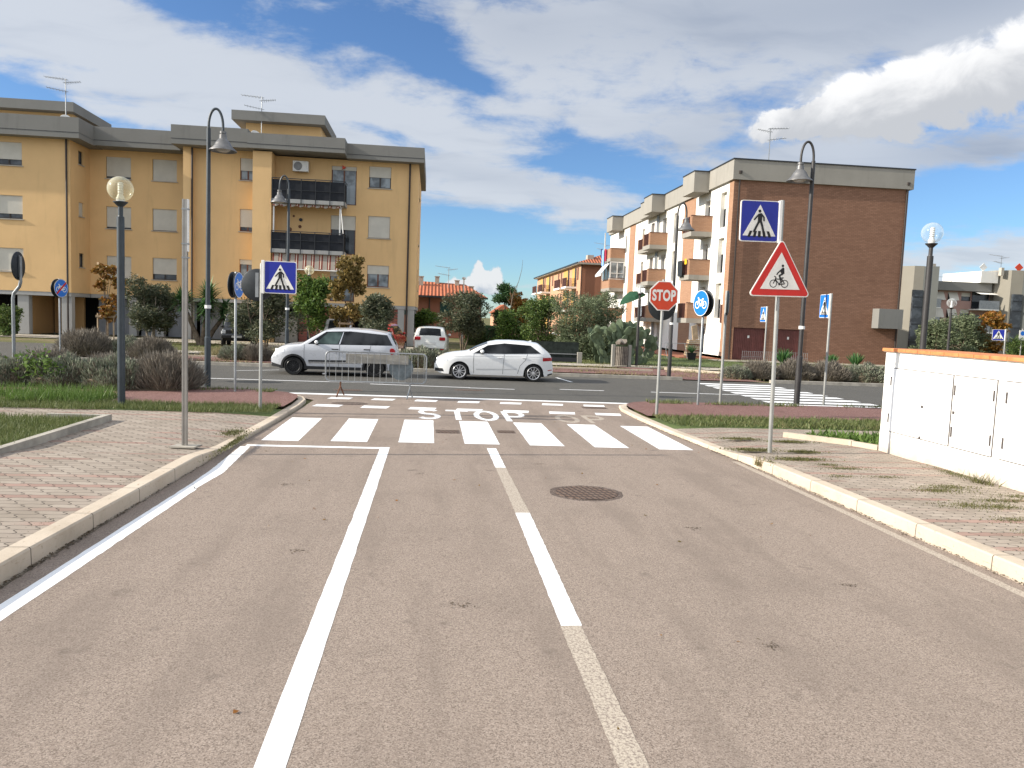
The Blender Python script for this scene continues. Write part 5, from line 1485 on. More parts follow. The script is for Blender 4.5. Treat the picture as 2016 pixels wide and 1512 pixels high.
yucca('spiky yucca with three rosettes behind the tall sign post at the yellow building', (-11.9, 41.4, 0), [(.35, 0, 2.45, .95), (-.95, .1, 2.15, .9), (.3, -.3, 1.7, .85), (1.15, .2, 1.75, .7)])
# prickly pear
M['cactus'] = mat('cactus_pad', (.105, .138, .080), .6, 0, .3, var=.3, vs=5)
pc = thing('prickly_pear', 'large grey green prickly pear cactus beside the litter bin in front of the white facade', 'cactus', (9.15, 36.4, 0))
mb = MB()
def pad(c, d, n, L):
    d = d.normalized(); q = d.cross(n).normalized(); nn = q.cross(d).normalized()
    k = 12; P = []
    for s_, t_ in ((.0, -.03), (1.0, -.012), (1.0, .012), (.0, .03)):
        if s_ == 0: P.append(c+d*L*.52+nn*t_*1.3)
        else: P += [c+d*(L*.5-L*.5*math.cos(2*math.pi*i/k))+q*(L*.30*math.sin(2*math.pi*i/k)*(1.15-.3*math.cos(math.pi*(1-abs(1-2*i/k)))*-.5))+nn*t_ for i in range(k)]
    b0, r1, r2_, b1 = 0, 1, 1+k, 1+2*k
    F = [(b0, r1+(i+1) % k, r1+i) for i in range(k)]+[(r1+i, r1+(i+1) % k, r2_+(i+1) % k, r2_+i) for i in range(k)]+[(b1, r2_+i, r2_+(i+1) % k) for i in range(k)]
    mb.add(P, F)
    return c+d*L
def grow(c, d, lvl):
    L = random.uniform(.36, .52)
    e = pad(c, d, Vector((random.uniform(-1, 1), -1.3, random.uniform(-.3, .3))), L)
    if lvl > 0:
        for _ in range(random.choice((1, 2, 2))):
            grow(e-d.normalized()*.04, d.normalized()+Vector((random.uniform(-.9, .9), random.uniform(-.5, .5), random.uniform(.1, .6))), lvl-1)
for i in range(13):
    x = -1.2+2.3*i/12+random.uniform(-.06, .06)
    grow(Vector((x, random.uniform(-.4, .5), -.02)), Vector((x*.18+random.uniform(-.2, .2), random.uniform(-.2, .2), 1)), 4 if abs(x+.2) < .7 else 3)
mb.build('pads', M['cactus'], pc, smooth=True)
# clipped hedges
def hedge(label, x0, x1, y0, y1, h, kind='hedge'):
    a = thing('clipped_hedge', label, 'hedge', ((x0+x1)/2, (y0+y1)/2, 0))
    n = int(3000*(x1-x0)*h/1.5)
    P = np.stack([rng.uniform(x0, x1, n), rng.uniform(y0, y1, n), rng.uniform(0, h, n)], 1)
    f = rng.integers(0, 3, n)
    P[f == 0, 1] = y0; P[f == 1, 2] = h; s_ = (f == 2); P[s_, 0] = np.where(rng.random(s_.sum()) < .5, x0, x1)
    P += rng.normal(size=P.shape)*.035
    P -= np.array([(x0+x1)/2, (y0+y1)/2, 0])
    V, F = leaf_quads(P, .10, .06); np_mesh('foliage', V, F, LM[kind], a)
    MB().box(-(x1-x0)/2+.1, (x1-x0)/2-.1, -(y1-y0)/2+.1, (y1-y0)/2-.1, 0, h-.08).build('inner_twigs', M['soil'], a)
hedge('sunlit clipped hedge with yellow green leaves behind the white hatchback', 2.45, 3.75, 55, 57.5, 1.28)
hedge('darker clipped hedge end standing right of the sunlit one', 3.85, 5.0, 54, 57, 1.3, 'conifer')
hedge('low clipped hedge behind the sapling stakes', 5.15, 6.6, 53, 56, 1.3)

# ---- lavender and rosemary mounds
def mound_mesh(kind, w_, h, n, L, wd, spread=.55):
    u = unit(n); u[:, 2] = np.abs(u[:, 2])
    lump = 1+.16*np.sin(u[:, 0]*7+rng.uniform(0, 6))*np.cos(u[:, 1]*6)
    C = u*np.array([w_/2, w_/2*.9, h*.78])*(.62+.33*rng.random(n)**.5)[:, None]*lump[:, None]
    d = u*spread+np.array([0, 0, .75])+.42*unit(n); d /= np.linalg.norm(d, axis=1, keepdims=True)
    q = np.cross(d, unit(n)); q /= np.linalg.norm(q, axis=1, keepdims=True)
    l = (L*rng.uniform(.5, 1.2, n))[:, None]
    V = np.stack([C-q*wd*.5, C+d*l*.55+q*wd, C+d*l, C+d*l*.55-q*wd], 1).reshape(-1, 3)
    V[:, 2] = np.maximum(V[:, 2], 0)
    return V, np.arange(4*n).reshape(n, 4)
def mound_proto(name, label, cat, loc, kind, w_, h, n, L, wd, mixdry=0.0, group=None):
    a = thing(name, label, cat, loc, 0, group)
    V, F = mound_mesh(kind, w_, h, n, L, wd)
    mi = (rng.random(n) < mixdry).astype(np.int32)
    np_mesh('foliage', V, F, [LM[kind], LM['lavdry']], a, mi)
    MB().lathe([(w_*.40, 0), (w_*.40, h*.25), (w_*.30, h*.5), (0, h*.62)], 12).build('woody_base', M['soil'], a, smooth=True)
    return a
protoA = mound_proto('lavender_bush', 'grey green lavender bush in the left bed, nearest the round bicycle sign post', 'lavender bush', (-7.05, 18.1, .1), 'lavender', 1.75, .82, 6500, .15, .014, .18, 'lavender bushes in the left bed')
protoB = mound_proto('lavender_bush', 'dry brownish lavender bush at the right end of the left bed, by the tall lamp', 'lavender bush', (-6.0, 18.15, .1), 'lavdry', 1.5, .85, 5200, .30, .009, .7, 'lavender bushes in the left bed')
gl = 'lavender bushes in the left bed'
for i, (src, x, y, s_, lab) in enumerate((
    (protoA, -8.15, 18.2, 1.0, 'grey green lavender bush right behind the globe lamp post in the left bed'),
    (protoA, -9.2, 18.3, .95, 'lavender bush left of the globe lamp post, next to bright green weeds'),
    (protoA, -10.35, 18.3, 1.08, 'tall silvery lavender bush in the middle of the left bed'),
    (protoA, -11.6, 18.6, 1.0, 'silvery lavender bush second from the left end of the bed'),
    (protoB, -12.9, 18.7, .9, 'dark lavender bush at the left edge of the photo under fresh green weeds'),
    (protoB, -7.5, 19.0, .9, 'brown lavender bush in the back row right of the globe lamp post'),
    (protoB, -9.0, 19.3, .95, 'brown lavender bush in the back row left of the globe lamp post'),
    (protoA, -10.9, 19.7, .9, 'lavender bush in the back row behind the silvery one'),
    (protoB, -6.75, 18.35, .75, 'small brown tuft of lavender between the post and the gooseneck lamp'))):
    clone(src, (x, y, .1), i*1.3, lab, gl, (s_, s_, s_*.95))
gm = 'shrubs along the far kerb'
for i, (src, x, y, s_, lab) in enumerate((
    (protoB, -12.6, 29.6, 1.25, 'big brown bush on the far island, left of the staked orange maple'),
    (protoA, -11.2, 30.0, 1.1, 'grey green bush on the far island, under the staked orange maple'),
    (protoB, -10.2, 29.4, 1.0, 'brown bush on the far island, right of the globe lamp post'),
    (protoA, -7.4, 30.2, .85, 'silver bush on the far kerb strip just right of the gooseneck lamp post'),
    (protoB, -6.6, 30.0, .8, 'brown bush on the far kerb strip, left of the crossing sign'),
    (protoA, -.35, 29.0, 1.15, 'grass topped rosemary bush between the grey car and the white hatchback'),
    (protoA, .55, 29.3, .95, 'dark rosemary bush just ahead of the white hatchback bonnet'),
    (protoB, 12.6, 28.6, .9, 'brown bush on the far kerb behind the main road zebra crossing'),
    (protoA, 11.6, 28.3, .75, 'pale bush at the left end of the right far hedge row'),
    (protoB, 14.1, 28.6, 1.0, 'brown bush behind the tall black gooseneck lamp'),
    (protoB, 15.4, 28.5, 1.0, 'brown bush right of the tall black gooseneck lamp'),
    (protoA, 16.9, 28.4, 1.1, 'green rosemary bush in front of the brick wall foot'),
    (protoA, 18.2, 28.5, 1.05, 'green rosemary bush by the corner of the white cabinet wall'),
    (protoB, 19.5, 28.6, 1.0, 'brown bush just behind the white cabinet wall corner'))):
    clone(src, (x, y, .05), i*1.7+.4, lab, gm, (s_, s_, s_*.9))

# fresh green weeds sprouting in the bed
for x, y, s_, lab in ((-8.55, 17.75, 1.0, 'bright green leafy weed among the lavender in the left bed'), (-12.4, 18.3, 1.1, 'bright green leafy weed at the left edge of the photo'), (-8.2, 17.65, .7, 'small bright green weed low in front of the lavender bed')):
    a = thing('green_weed', lab, 'weed', (x, y, .1))
    n = 260; P = rng.normal(size=(n, 3))*np.array([.20, .16, .18])*s_+np.array([0, 0, .45*s_]); P[:, 2] = np.maximum(P[:, 2], .05)
    V, F = leaf_quads(P, .11*s_, .07*s_); np_mesh('leaves', V, F, LM['bright'], a)
    MB().tube([(0, 0, 0), (.02, 0, .5*s_)], .012, 5).build('stem', M['bark'], a)
# ---- grass and weeds
def blades(name, pts, h, wd, kind, lean=.35, z=0.0):
    n = len(pts)
    hh = (h*rng.uniform(.35, 1.2, n))[:, None] if np.isscalar(h) else (h*rng.uniform(.5, 1.15, n))[:, None]
    d = np.stack([rng.normal(size=n)*lean, rng.normal(size=n)*lean, np.ones(n)], 1); d /= np.linalg.norm(d, axis=1, keepdims=True)
    a = rng.uniform(0, math.pi, n); q = np.stack([np.cos(a), np.sin(a), np.zeros(n)], 1)*wd*rng.uniform(.6, 1.4, n)[:, None]
    c = np.concatenate([pts, np.full((n, 1), z)], 1) if pts.shape[1] == 2 else pts
    V = np.stack([c-q, c+q, c+d*hh], 1).reshape(-1, 3)
    o = np_mesh(name, V, np.arange(3*n).reshape(n, 3), LM[kind]); o['kind'] = 'stuff'; return o
def fill(n, x0, x1, y0, y1, patch=0.0, seed=0.0, fn=None):
    p = np.stack([rng.uniform(x0, x1, n), rng.uniform(y0, y1, n)], 1)
    if patch:
        v = np.sin(p[:, 0]*1.7+seed)+np.sin(p[:, 1]*2.3+p[:, 0]*.8+seed*2)+np.sin(p[:, 0]*4.1-p[:, 1]*3.3)*.7
        p = p[v+rng.normal(size=n)*.6 > patch]
    if fn is not None: p = p[fn(p[:, 0], p[:, 1])]
    return p
wob = lambda x, s=0: .10*np.sin(x*2.1+s)+.06*np.sin(x*5.3+s*2)
blades('grass', fill(30000, -13, -2.86, 14.05, 15.55, fn=lambda x, y: (y > 14.28+wob(x)-.12*(x < -4)) & (y < 15.3+.5*wob(x, 2)) & (x < -2.9-.0*y)), .10, .006, 'grass', z=.115)
blades('dry_grass', fill(5000, 4.6, 12, 13.95, 15.4, .2, 3.0), .08, .008, 'drygrass', .8, z=.105)
blades('grass', fill(12000, 4.45, 13.0, 13.75, 15.6, fn=lambda x, y: (y > 13.9+.4*wob(x)) & (y < 15.4+.5*wob(x, 1)) & (x > 4.55+.25*np.maximum(0, 14.5-y))), .10, .010, 'grass', .6, z=.105)
blades('broad_weeds', fill(5200, 5.2, 12.0, 13.95, 15.4, .5), .12, .020, 'grass', 1.0, z=.105)
blades('grass', fill(3000, 5.2, 13, 17.75, 18.35, -.2), .10, .009, 'grass', .6, z=.105)
blades('grass', fill(1500, -6.0, -3.6, 17.9, 18.5, .1), .09, .008, 'grass', .6, z=.105)
pp = fill(9000, -10.6, -6.2, 14.75, 16.2, .1, 1.0)
blades('tall_grass', pp[:5200], .30, .008, 'bright', .35, z=.105)
# grass square with its own kerb on the left paving, and the planted square by the cabinet wall
mbk = MB(); mbk.obox((-5.17, 10.4, .15), (.05, 0, 0), (0, 2.45, 0), (0, 0, .055)); mbk.obox((-5.6, 12.9, .15), (.48, 0, 0), (0, .05, 0), (0, 0, .052))
struct('lawn_kerb', mbk, M['concrete_kerb'])
struct('lawn', MB().slab([(-5.22, 3), (-5.22, 12.86), (-14, 12.86), (-14, 3)], .10, .128), M['lawn'])
blades('grass', fill(60000, -11.5, -5.16, 8.0, 12.95), .105, .006, 'grass', z=.12)
mbk = MB(); mbk.obox((6.62, 12.45, .14), (.42, -.40, 0), (.03, .035, 0), (0, 0, .045)); mbk.obox((7.1, 11.85, .14), (.12, -.22, 0), (.03, .02, 0), (0, 0, .04))
struct('lawn_kerb', mbk, M['kerb'])
struct('planted_square', MB().slab([(6.3, 12.85), (7.05, 11.98), (7.3, 11.66), (9, 11.66), (9, 12.9)], .10, .124), M['soil'])
blades('broad_weeds', fill(2200, 6.6, 8.8, 11.7, 12.9, fn=lambda x, y: y > 12.75-1.05*(x-6.45)), .17, .028, 'bright', .9, z=.12)
# weeds growing through the right paving and along the kerbs
W_ = []
for px_, py_, sx, sy, k in ((4.98, 11.3, .28, .10, 130), (5.35, 10.55, .30, .10, 120), (5.75, 11.2, .2, .08, 80), (5.65, 9.85, .30, .09, 130), (5.55, 10.1, .16, .08, 60), (6.1, 8.55, .32, .12, 190), (6.4, 8.75, .30, .12, 170), (5.95, 7.8, .30, .14, 170), (6.3, 7.75, .26, .10, 130), (6.55, 8.05, .34, .10, 150), (6.0, 7.2, .22, .10, 90), (6.6, 7.2, .3, .10, 120), (6.0, 6.7, .28, .10, 130), (6.5, 6.75, .34, .10, 150), (7.0, 8.3, .25, .10, 90), (5.3, 9.3, .2, .08, 60), (5.2, 12.4, .3, .10, 90), (6.0, 12.2, .3, .08, 80), (5.55, 6.1, .24, .08, 90), (6.9, 6.7, .3, .1, 110), (7.08, 9.6, .12, .35, 120), (5.9, 9.3, .2, .06, 50), (-3.18, 6.6, .10, .22, 70), (-3.12, 8.35, .05, .22, 50), (-3.1, 9.3, .08, .10, 40), (-2.95, 11.9, .12, .25, 80), (-5.1, 8.9, .12, .25, 70), (4.78, 10.2, .05, .12, 40), (-2.72, 11.0, .04, .6, 120)):
    k = int(k*10.0)
    q = rng.normal(size=(k, 2))*np.array([sx, sy])*(.62+.25*np.sin(np.arange(k)*.9))[:, None]+np.array([px_, py_]); W_.append(q)
zz = np.concatenate(W_)
blades('paving_weeds', zz, .036, .008, 'weed', 1.2, z=.112)
q = rng.normal(size=(110, 2))*np.array([.05, .11])+np.array([7.05, 9.05]); blades('paving_weeds', q, .20, .006, 'weed', .8, z=.11)
q = rng.normal(size=(60, 2))*np.array([.03, .04])+np.array([4.66, 10.35]); blades('dry_tuft', q, .17, .006, 'drygrass', .3, z=.05)
# grit and crumbs lying in the gutters, fallen leaf bits on the carriageway
def crumbs(name, pts, s_, m, z=.002):
    n = len(pts); a = rng.uniform(0, 6.28, n); r = s_*rng.uniform(.4, 1.5, n)
    V = []
    for k in range(4):
        t = a+k*1.571+rng.normal(size=n)*.25; V.append(np.stack([pts[:, 0]+r*np.cos(t), pts[:, 1]+r*.7*np.sin(t), np.full(n, z)+np.abs(rng.normal(size=n))*s_*.5], 1))
    o = np_mesh(name, np.stack(V, 1).reshape(-1, 3), np.arange(4*n).reshape(n, 4), m); o['kind'] = 'stuff'
gy = rng.uniform(2, 12, 1500); crumbs('gutter_grit', np.stack([-2.955+.0065*np.maximum(0, gy-6)*2.2+np.abs(rng.normal(size=1500))*.028, gy], 1), .012, M['soil'])
gy = rng.uniform(3, 15, 1200); crumbs('gutter_grit', np.stack([np.interp(gy, [3, 5.6, 10, 11.6, 15], [4.98, 4.86, 4.70, 4.56, 4.29])-.01-np.abs(rng.normal(size=1200))*.035, gy], 1), .010, M['soil'])
crumbs('leaf_litter', np.stack([rng.uniform(-2.6, 4.5, 55), rng.uniform(2.5, 16, 55)], 1), .016, LM['orange'])
q = [rng.normal(size=(26, 2))*np.array([.05, .035])+np.array(c) for c in ((-1.05, 6.4), (.25, 5.2), (2.6, 7.2), (-1.6, 8.9), (3.3, 5.6), (1.5, 10.4), (2.2, 4.5), (-.1, 9.6))]
crumbs('dirt_specks', np.concatenate(q), .008, M['soil'], .001)
jp = np.stack([rng.uniform(-14, -3.1, 900), np.round(rng.uniform(5, 14, 900)/.118)*.118], 1)
# far verges
blades('far_grass', fill(26000, -11, 24, 27.4, 34, .2, 2.0), .10, .012, 'drygrass', .5, z=.02)
blades('far_grass', fill(30000, -16, 26, 34, 46, -.1, 1.0), .10, .016, 'grass', .5, z=.0)
blades('far_grass', fill(3500, -1.2, 1.2, 28.6, 30.2), .55, .008, 'drygrass', .3, z=.1)
blades('far_grass', fill(2500, -9.5, -6, 32.5, 35.5), .35, .009, 'drygrass', .3, z=.0)
# ground on the far side: kerbs, paths, lawns
struct('far_kerb', MB().slab([(-13, 27.02+ml(-13)), (9.0, 27.02+ml(9)), (9.0, 27.2+ml(9)), (-13, 27.2+ml(-13))], -.02, .11), M['concrete_kerb'])
struct('far_kerb', MB().slab([(12.3, 27.02+ml(12)), (60, 27.02+ml(60)), (60, 27.2+ml(60)), (12.3, 27.2+ml(12))], -.02, .11), M['concrete_kerb'])
struct('far_kerb', MB().slab([(-13, 27.0), (-13.3, 27.6), (-12.9, 30.5), (-14.6, 38), (-14.75, 38), (-13.1, 30.5), (-13.5, 27.6), (-13.2, 27.0)], -.02, .11), M['concrete_kerb'])
struct('cycle_path', MB().flat([(-12.8, 28.9), (20, 28.6), (60, 27.9), (60, 30.1), (20, 30.8), (-12.8, 31.1)], .03), M['red_path'])
struct('path_kerb', MB().slab([(-12.8, 31.12), (9.1, 30.92), (9.1, 31.04), (-12.8, 31.24)], -.02, .09).slab([(10.2, 33.0), (12.2, 30.9), (40, 30.4), (40, 30.52), (12.3, 31.02), (10.3, 33.1)], -.02, .09), M['kerb'])
struct('cycle_path', MB().flat([(9.05, 26.86), (12.2, 26.8), (11.5, 28.6), (11.0, 30.9), (9.2, 33.2), (8.0, 33.2), (9.0, 30.9), (8.9, 28.6)], .034), M['red_path'])
struct('footpath', MB().flat([(-12.8, 33.4), (40, 33.2), (40, 35.0), (-12.8, 35.2)], .022), M['beige_walk'])
struct('footpath', MB().flat([(-34, 43.3), (0, 43.0), (0, 47), (-34, 47)], .012), M['beige_walk'])
struct('parking_area', MB().flat([(-8.5, 35.2), (3.5, 35.2), (4, 43.0), (-8.8, 43.0)], .008), M['beige_walk'])
struct('footpath', MB().flat([(16.2, 42.4), (40, 42.2), (40, 44.4), (16.2, 44.4)], .016), M['beige_walk'])
struct('garden_lawn', MB().flat([(9, 36), (17.2, 36), (17.2, 60), (9, 60)], .010), M['lawn'])
M['terrace'] = mat('terracotta_terrace', (.30, .12, .07), .85, 0, .2, var=.2)
struct('terrace', MB().slab([(14.6, 44.4), (17.2, 44.4), (17.2, 70), (14.6, 70)], .0, .06), M['terrace'])
# ================================================================== cars
def car_paint(name, col, rough=.28, metal=0.0):
    m = mat(name, col, rough, metal, .5, var=.015, vs=1.5, coat=.7); return m
M['paint_white'] = car_paint('white_car_paint', (.74, .74, .73))
M['paint_grey'] = car_paint('pearl_grey_car_paint', (.50, .51, .535), .3, .08)
M['paint_grey2'] = car_paint('greyish_white_car_paint', (.60, .60, .56))
M['paint_red'] = car_paint('red_car_paint', (.50, .02, .015))
M['paint_black'] = car_paint('black_car_paint', (.014, .015, .018))
M['carglass'] = glass_mat('dark_car_glass', (.004, .005, .006), .22)
M['carglass_g'] = glass_mat('greenish_car_glass', (.022, .036, .033), .3)
M['rubber'] = mat('tyre_rubber', (.018, .018, .018), .85, 0, .2, var=.2)
M['cladding'] = mat('black_cladding', (.022, .022, .023), .6, 0, .3, var=.15)
M['rim_silver'] = mat('silver_rim', (.52, .52, .53), .3, .75, .5, var=.05)
M['rim_black'] = mat('black_rim', (.015, .015, .016), .35, .2, .5, var=.1)
M['chrome'] = mat('chrome_trim', (.62, .62, .63), .15, .9, .5, var=.03)
M['lamp_clear'] = mat('headlight_lens', (.60, .62, .64), .12, .1, .6, var=.3, vs=14)
M['lamp_red'] = mat('tail_light_lens', (.34, .008, .012), .15, 0, .6, var=.25, vs=14)
M['plate'] = mat('number_plate', (.62, .62, .60), .5, 0, .3, var=.05)
M['plateblue'] = mat('plate_blue_band', (.02, .05, .30), .5)
M['seam'] = mat('panel_gap', (.02, .02, .02), .8)
class Car:
    def __init__(s, prof, belt, L, Wd, wheels, R_w, sill, rc=.07, tumble=.34, nose=.30, tail=.24, crown=.045, arch=1.16, narrow=.10):
        s.L, s.W, s.wheels, s.Rw, s.sill, s.tum = L, Wd/2, wheels, R_w, sill, tumble
        s.px, s.pz = zip(*prof); s.bx, s.bz = zip(*belt); s.nose, s.tail, s.rc, s.crown, s.arch, s.nar = nose, tail, rc, crown, arch, narrow
    def top(s, x):
        xs = np.array([x-.05, x-.025, x, x+.025, x+.05]); return float(np.mean(np.interp(np.clip(xs, 0, s.L), s.px, s.pz)))
    def beltz(s, x): return float(np.interp(x, s.bx, s.bz))
    def bot(s, x):
        z = s.sill+.10*max(0, 1-x/.35)**2+.12*max(0, 1-(s.L-x)/.35)**2
        for cx in s.wheels:
            r = s.Rw*s.arch; d = abs(x-cx)
            if d < r: z = max(z, s.Rw+math.sqrt(r*r-d*d))
        return z
    def plan(s, x):
        a = max(0, 1-x/.75); b = max(0, 1-(s.L-x)/.6)
        return s.W*(1-s.nose*a**2.3-s.tail*b**2.6)
    def half(s, x, z):
        w_ = s.plan(x); zb, zt = s.beltz(x), s.top(x)
        if z <= zb:
            t = (zb-z)/max(.1, zb-s.sill)
            y = w_*(1-.035*max(0, 1-t*4)**2-.06*t**2.2)
        else: y = w_*.965-s.tum*(z-zb)
        if z > zt-s.rc:
            k = min(1, (z-(zt-s.rc))/s.rc); y -= s.rc*1.2*(1-math.sqrt(max(0, 1-k*k)))
        return max(.05, y)
    def columns(s):
        xs = set(np.round(np.linspace(0, s.L, int(s.L/.035)), 4))
        for cx in s.wheels:
            r = s.Rw*s.arch
            for t in np.linspace(-1, 1, 33): xs.add(round(cx+r*math.sin(t*math.pi/2), 4))
        for e in (.004, .012, .025, .045): xs.add(e); xs.add(s.L-e)
        return sorted(xs)
    def body(s, parent, paint):
        xs = s.columns(); K1, K2, T = 14, 12, 9
        P = []
        for x in xs:
            zb, zt, z0 = s.beltz(x), s.top(x), s.bot(x)
            m_ = min(zb, zt-.03); m_ = max(m_, z0+.02); zt = max(zt, m_+.02)
            zs = list(np.linspace(z0, m_, K1))+[m_+(zt-m_)*f for f in (.1, .2, .32, .44, .56, .68, .78, .86, .92, .96, .985, 1)]
            side = [(s.half(x, z), z) for z in zs]
            wt = side[-1][0]
            topc = [(wt*(1-2*i/(T-1)), zt+s.crown*(1-(1-2*i/(T-1))**2)) for i in range(1, T-1)]
            loop = [(-y, z) for y, z in side]+[(-y, z) for y, z in topc]+[(y, z) for y, z in side[::-1]]
            P += [(x, y, z) for y, z in loop]; n = len(loop)
        F = [(i*n+j, i*n+j+1, (i+1)*n+j+1, (i+1)*n+j) for i in range(len(xs)-1) for j in range(n-1)]
        F += [list(range(n)), list(range((len(xs)-1)*n, len(xs)*n))]
        o = MB().add(P, F).build('body', M[paint], parent, smooth=True)
        z1 = max(s.pz)*.55
        mb = MB().box(.25, s.L-.25, -s.W+.2, s.W-.2, s.sill-.02, z1).box(.5, s.L-.3, -s.W+.14, s.W-.14, s.sill+.0, s.sill+.06)
        mb.build('underbody', M['cladding'], parent)
        return o
    def skin(s, x, z, off, sd=-1): return (x, sd*(s.half(x, z)+off), z)
    def patch(s, parent, name, low, upp, m, off=.004, sides=(-1, 1), n=14, k=6, smooth=True):
        """a sheet on the body side between a lower and an upper polyline of (x, z)"""
        def samp(pl, f):
            d = [0]
            for a, b in zip(pl[:-1], pl[1:]): d.append(d[-1]+math.hypot(b[0]-a[0], b[1]-a[1]))
            t = f*d[-1]; return (float(np.interp(t, d, [p[0] for p in pl])), float(np.interp(t, d, [p[1] for p in pl])))
        out = []
        for sd in sides:
            P = []
            for i in range(n+1):
                a, b = samp(low, i/n), samp(upp, i/n)
                for j in range(k+1):
                    f = j/k; P.append(s.skin(a[0]+(b[0]-a[0])*f, a[1]+(b[1]-a[1])*f, off, sd))
            F = [(i*(k+1)+j, (i+1)*(k+1)+j, (i+1)*(k+1)+j+1, i*(k+1)+j+1) for i in range(n) for j in range(k)]
            out.append(MB().add(P, F).build(name, M[m], parent, smooth='all' if smooth else False, fixn=True))
        return out
    def top_patch(s, parent, name, x0, x1, fr, m, off=.006, n=10, k=12):
        P = []
        for i in range(n+1):
            x = x0+(x1-x0)*i/n; zt = s.top(x); w_ = s.half(x, zt)
            for j in range(k+1):
                t = -1+2*j/k; y = t*w_*fr; q = t*fr
                P.append((x, y, zt+s.crown*(1-q*q)+off))
        F = [(i*(k+1)+j, (i+1)*(k+1)+j, (i+1)*(k+1)+j+1, i*(k+1)+j+1) for i in range(n) for j in range(k)]
        return MB().add(P, F).build(name, M[m], parent, smooth='all')
    def line(s, parent, name, pts, w_=.010, m='seam', off=.003):
        d = []
        for (a, b), (c, e) in zip(pts[:-1], pts[1:]):
            for i in range(8): d.append((a+(c-a)*i/8, b+(e-b)*i/8))
        d.append(pts[-1])
        out = []
        for sd in (-1, 1):
            mb = MB(); out.append(mb); P = []
            for i, (x, z) in enumerate(d):
                a, b = d[max(0, i-1)], d[min(len(d)-1, i+1)]
                dx, dz = b[0]-a[0], b[1]-a[1]; q = math.hypot(dx, dz) or 1; nx, nz = -dz/q*w_/2, dx/q*w_/2
                P += [s.skin(x-nx, z-nz, off, sd), s.skin(x+nx, z+nz, off, sd)]
            mb.add(P, [(2*i, 2*i+1, 2*i+3, 2*i+2) for i in range(len(d)-1)])
        class Both:
            def build(q, *a): return [m_.build(*a) for m_ in out]
        return Both()
    def wheelset(s, parent, rim, spokes, rimfrac=.74):
        Rw = s.Rw; wd = .17
        for cx in s.wheels:
            for sd in (-1, 1):
                yo = s.plan(cx)-.022; y0 = sd*yo
                c = (cx, y0, Rw)
                a = 'y'
                prof = [(Rw*rimfrac-.01, -.02), (Rw*rimfrac, .0), (Rw*.93, .005), (Rw*.985, -.02), (Rw, -.05), (Rw, -wd+.03), (Rw*.95, -wd), (Rw*.5, -wd)]
                w_ = MB().lathe([(r, sd*z*-1 if sd > 0 else z) for r, z in prof], 36, c, axis='y').build('wheel', M['rubber'], parent, smooth=True)
                mb = MB(); ri = Rw*rimfrac; d = -sd
                q = lambda z: (z if sd < 0 else -z)
                mb.lathe([(ri, q(-.004)), (ri-.010, q(.004)), (ri-.024, q(-.004)), (ri-.03, q(-.05))], 36, c, axis='y')
                mb.lathe([(0, q(.0)), (.035, q(-.002)), (.045, q(-.02))], 18, c, axis='y')
                for i in range(spokes):
                    t = 2*math.pi*i/spokes+.2; u = Vector((math.cos(t), 0, math.sin(t))); v = Vector((-math.sin(t), 0, math.cos(t)))
                    mid = Vector(c)+u*(ri+.02)*.5+Vector((0, -sd*.018, 0))
                    mb.obox(mid, u*(ri-.04)*.5, v*(.011 if spokes > 7 else .017), Vector((0, .012, 0)))
                mb.build('rim', M[rim], w_, smooth=True)
                MB().lathe([(0, q(-.075)), (ri-.015, q(-.07)), (ri-.014, q(-.06)), (0, q(-.06))], 24, c, axis='y').build('brake_disc', M['rim_black'], w_)
    def mirror(s, parent, x, z, m, base='cladding'):
        for sd in (-1, 1):
            y = sd*(s.half(x, z)+.085)
            P = MB().lathe([(0, -.075), (.045, -.065), (.068, -.02), (.066, .03), (.04, .065), (0, .072)], 14, (0, 0, 0), axis='y')
            P.v = [(x+a*.75-(.02 if b*sd < 0 else 0), y+b, z+.05+c*.85) for a, b, c in P.v]
            o = P.build('mirror', M[m], parent, smooth=True)
            MB().box(x-.03, x+.035, min(y, sd*(s.half(x, z)-.01)), max(y, sd*(s.half(x, z)-.01)), z-.035, z+.005).build('mirror_arm', M[base], o, bevel=.006)
    def handle(s, parent, x, z, m, w_=.15):
        for sd in (-1, 1):
            y = s.half(x, z)
            MB().box(x-w_/2, x+w_/2, sd*y-.022, sd*y+.022, z-.014, z+.014).build('door_handle', M[m], parent, bevel=.008)
def lamp_end(s, parent, name, m, x0, x1, za, zb, off=.006):
    return s.patch(parent, name, [(x0, za), (x1, za+.02)], [(x0, zb), (x1, zb+.01)], m, off)

# ---- grey crossover (nearest left)
A = thing('parked_car', 'pearl grey tall hatchback with dark side glass and black wheels parked behind the barrier', 'car', (-4.92, 24.92, 0))
c = Car([(0, .40), (.0, .52), (.05, .66), (.14, .79), (.30, .885), (.5, .945), (.92, .99), (1.22, 1.20), (1.58, 1.425), (1.85, 1.485), (2.45, 1.505), (3.0, 1.485), (3.45, 1.425), (3.60, 1.385), (3.70, 1.20), (3.80, 1.02), (3.855, .90), (3.87, .70), (3.865, .45)],
        [(0, .62), (.5, .88), (.92, .965), (1.4, .985), (2.4, 1.0), (3.4, 1.03), (3.87, 1.04)], 3.87, 1.62, (.70, 3.17), .285, .22, nose=.26, tail=.16)
A.scale = (1, 1, .97)
c.body(A, 'paint_grey')
c.patch(A, 'window_surround', [(1.12, 1.0), (2.0, 1.005), (3.70, 1.03)], [(1.66, 1.405), (2.4, 1.44), (3.52, 1.36)], 'carglass', .003, n=30)
c.patch(A, 'side_window', [(1.36, 1.02), (2.03, 1.025)], [(1.72, 1.38), (2.16, 1.405)], 'carglass_g', .007)
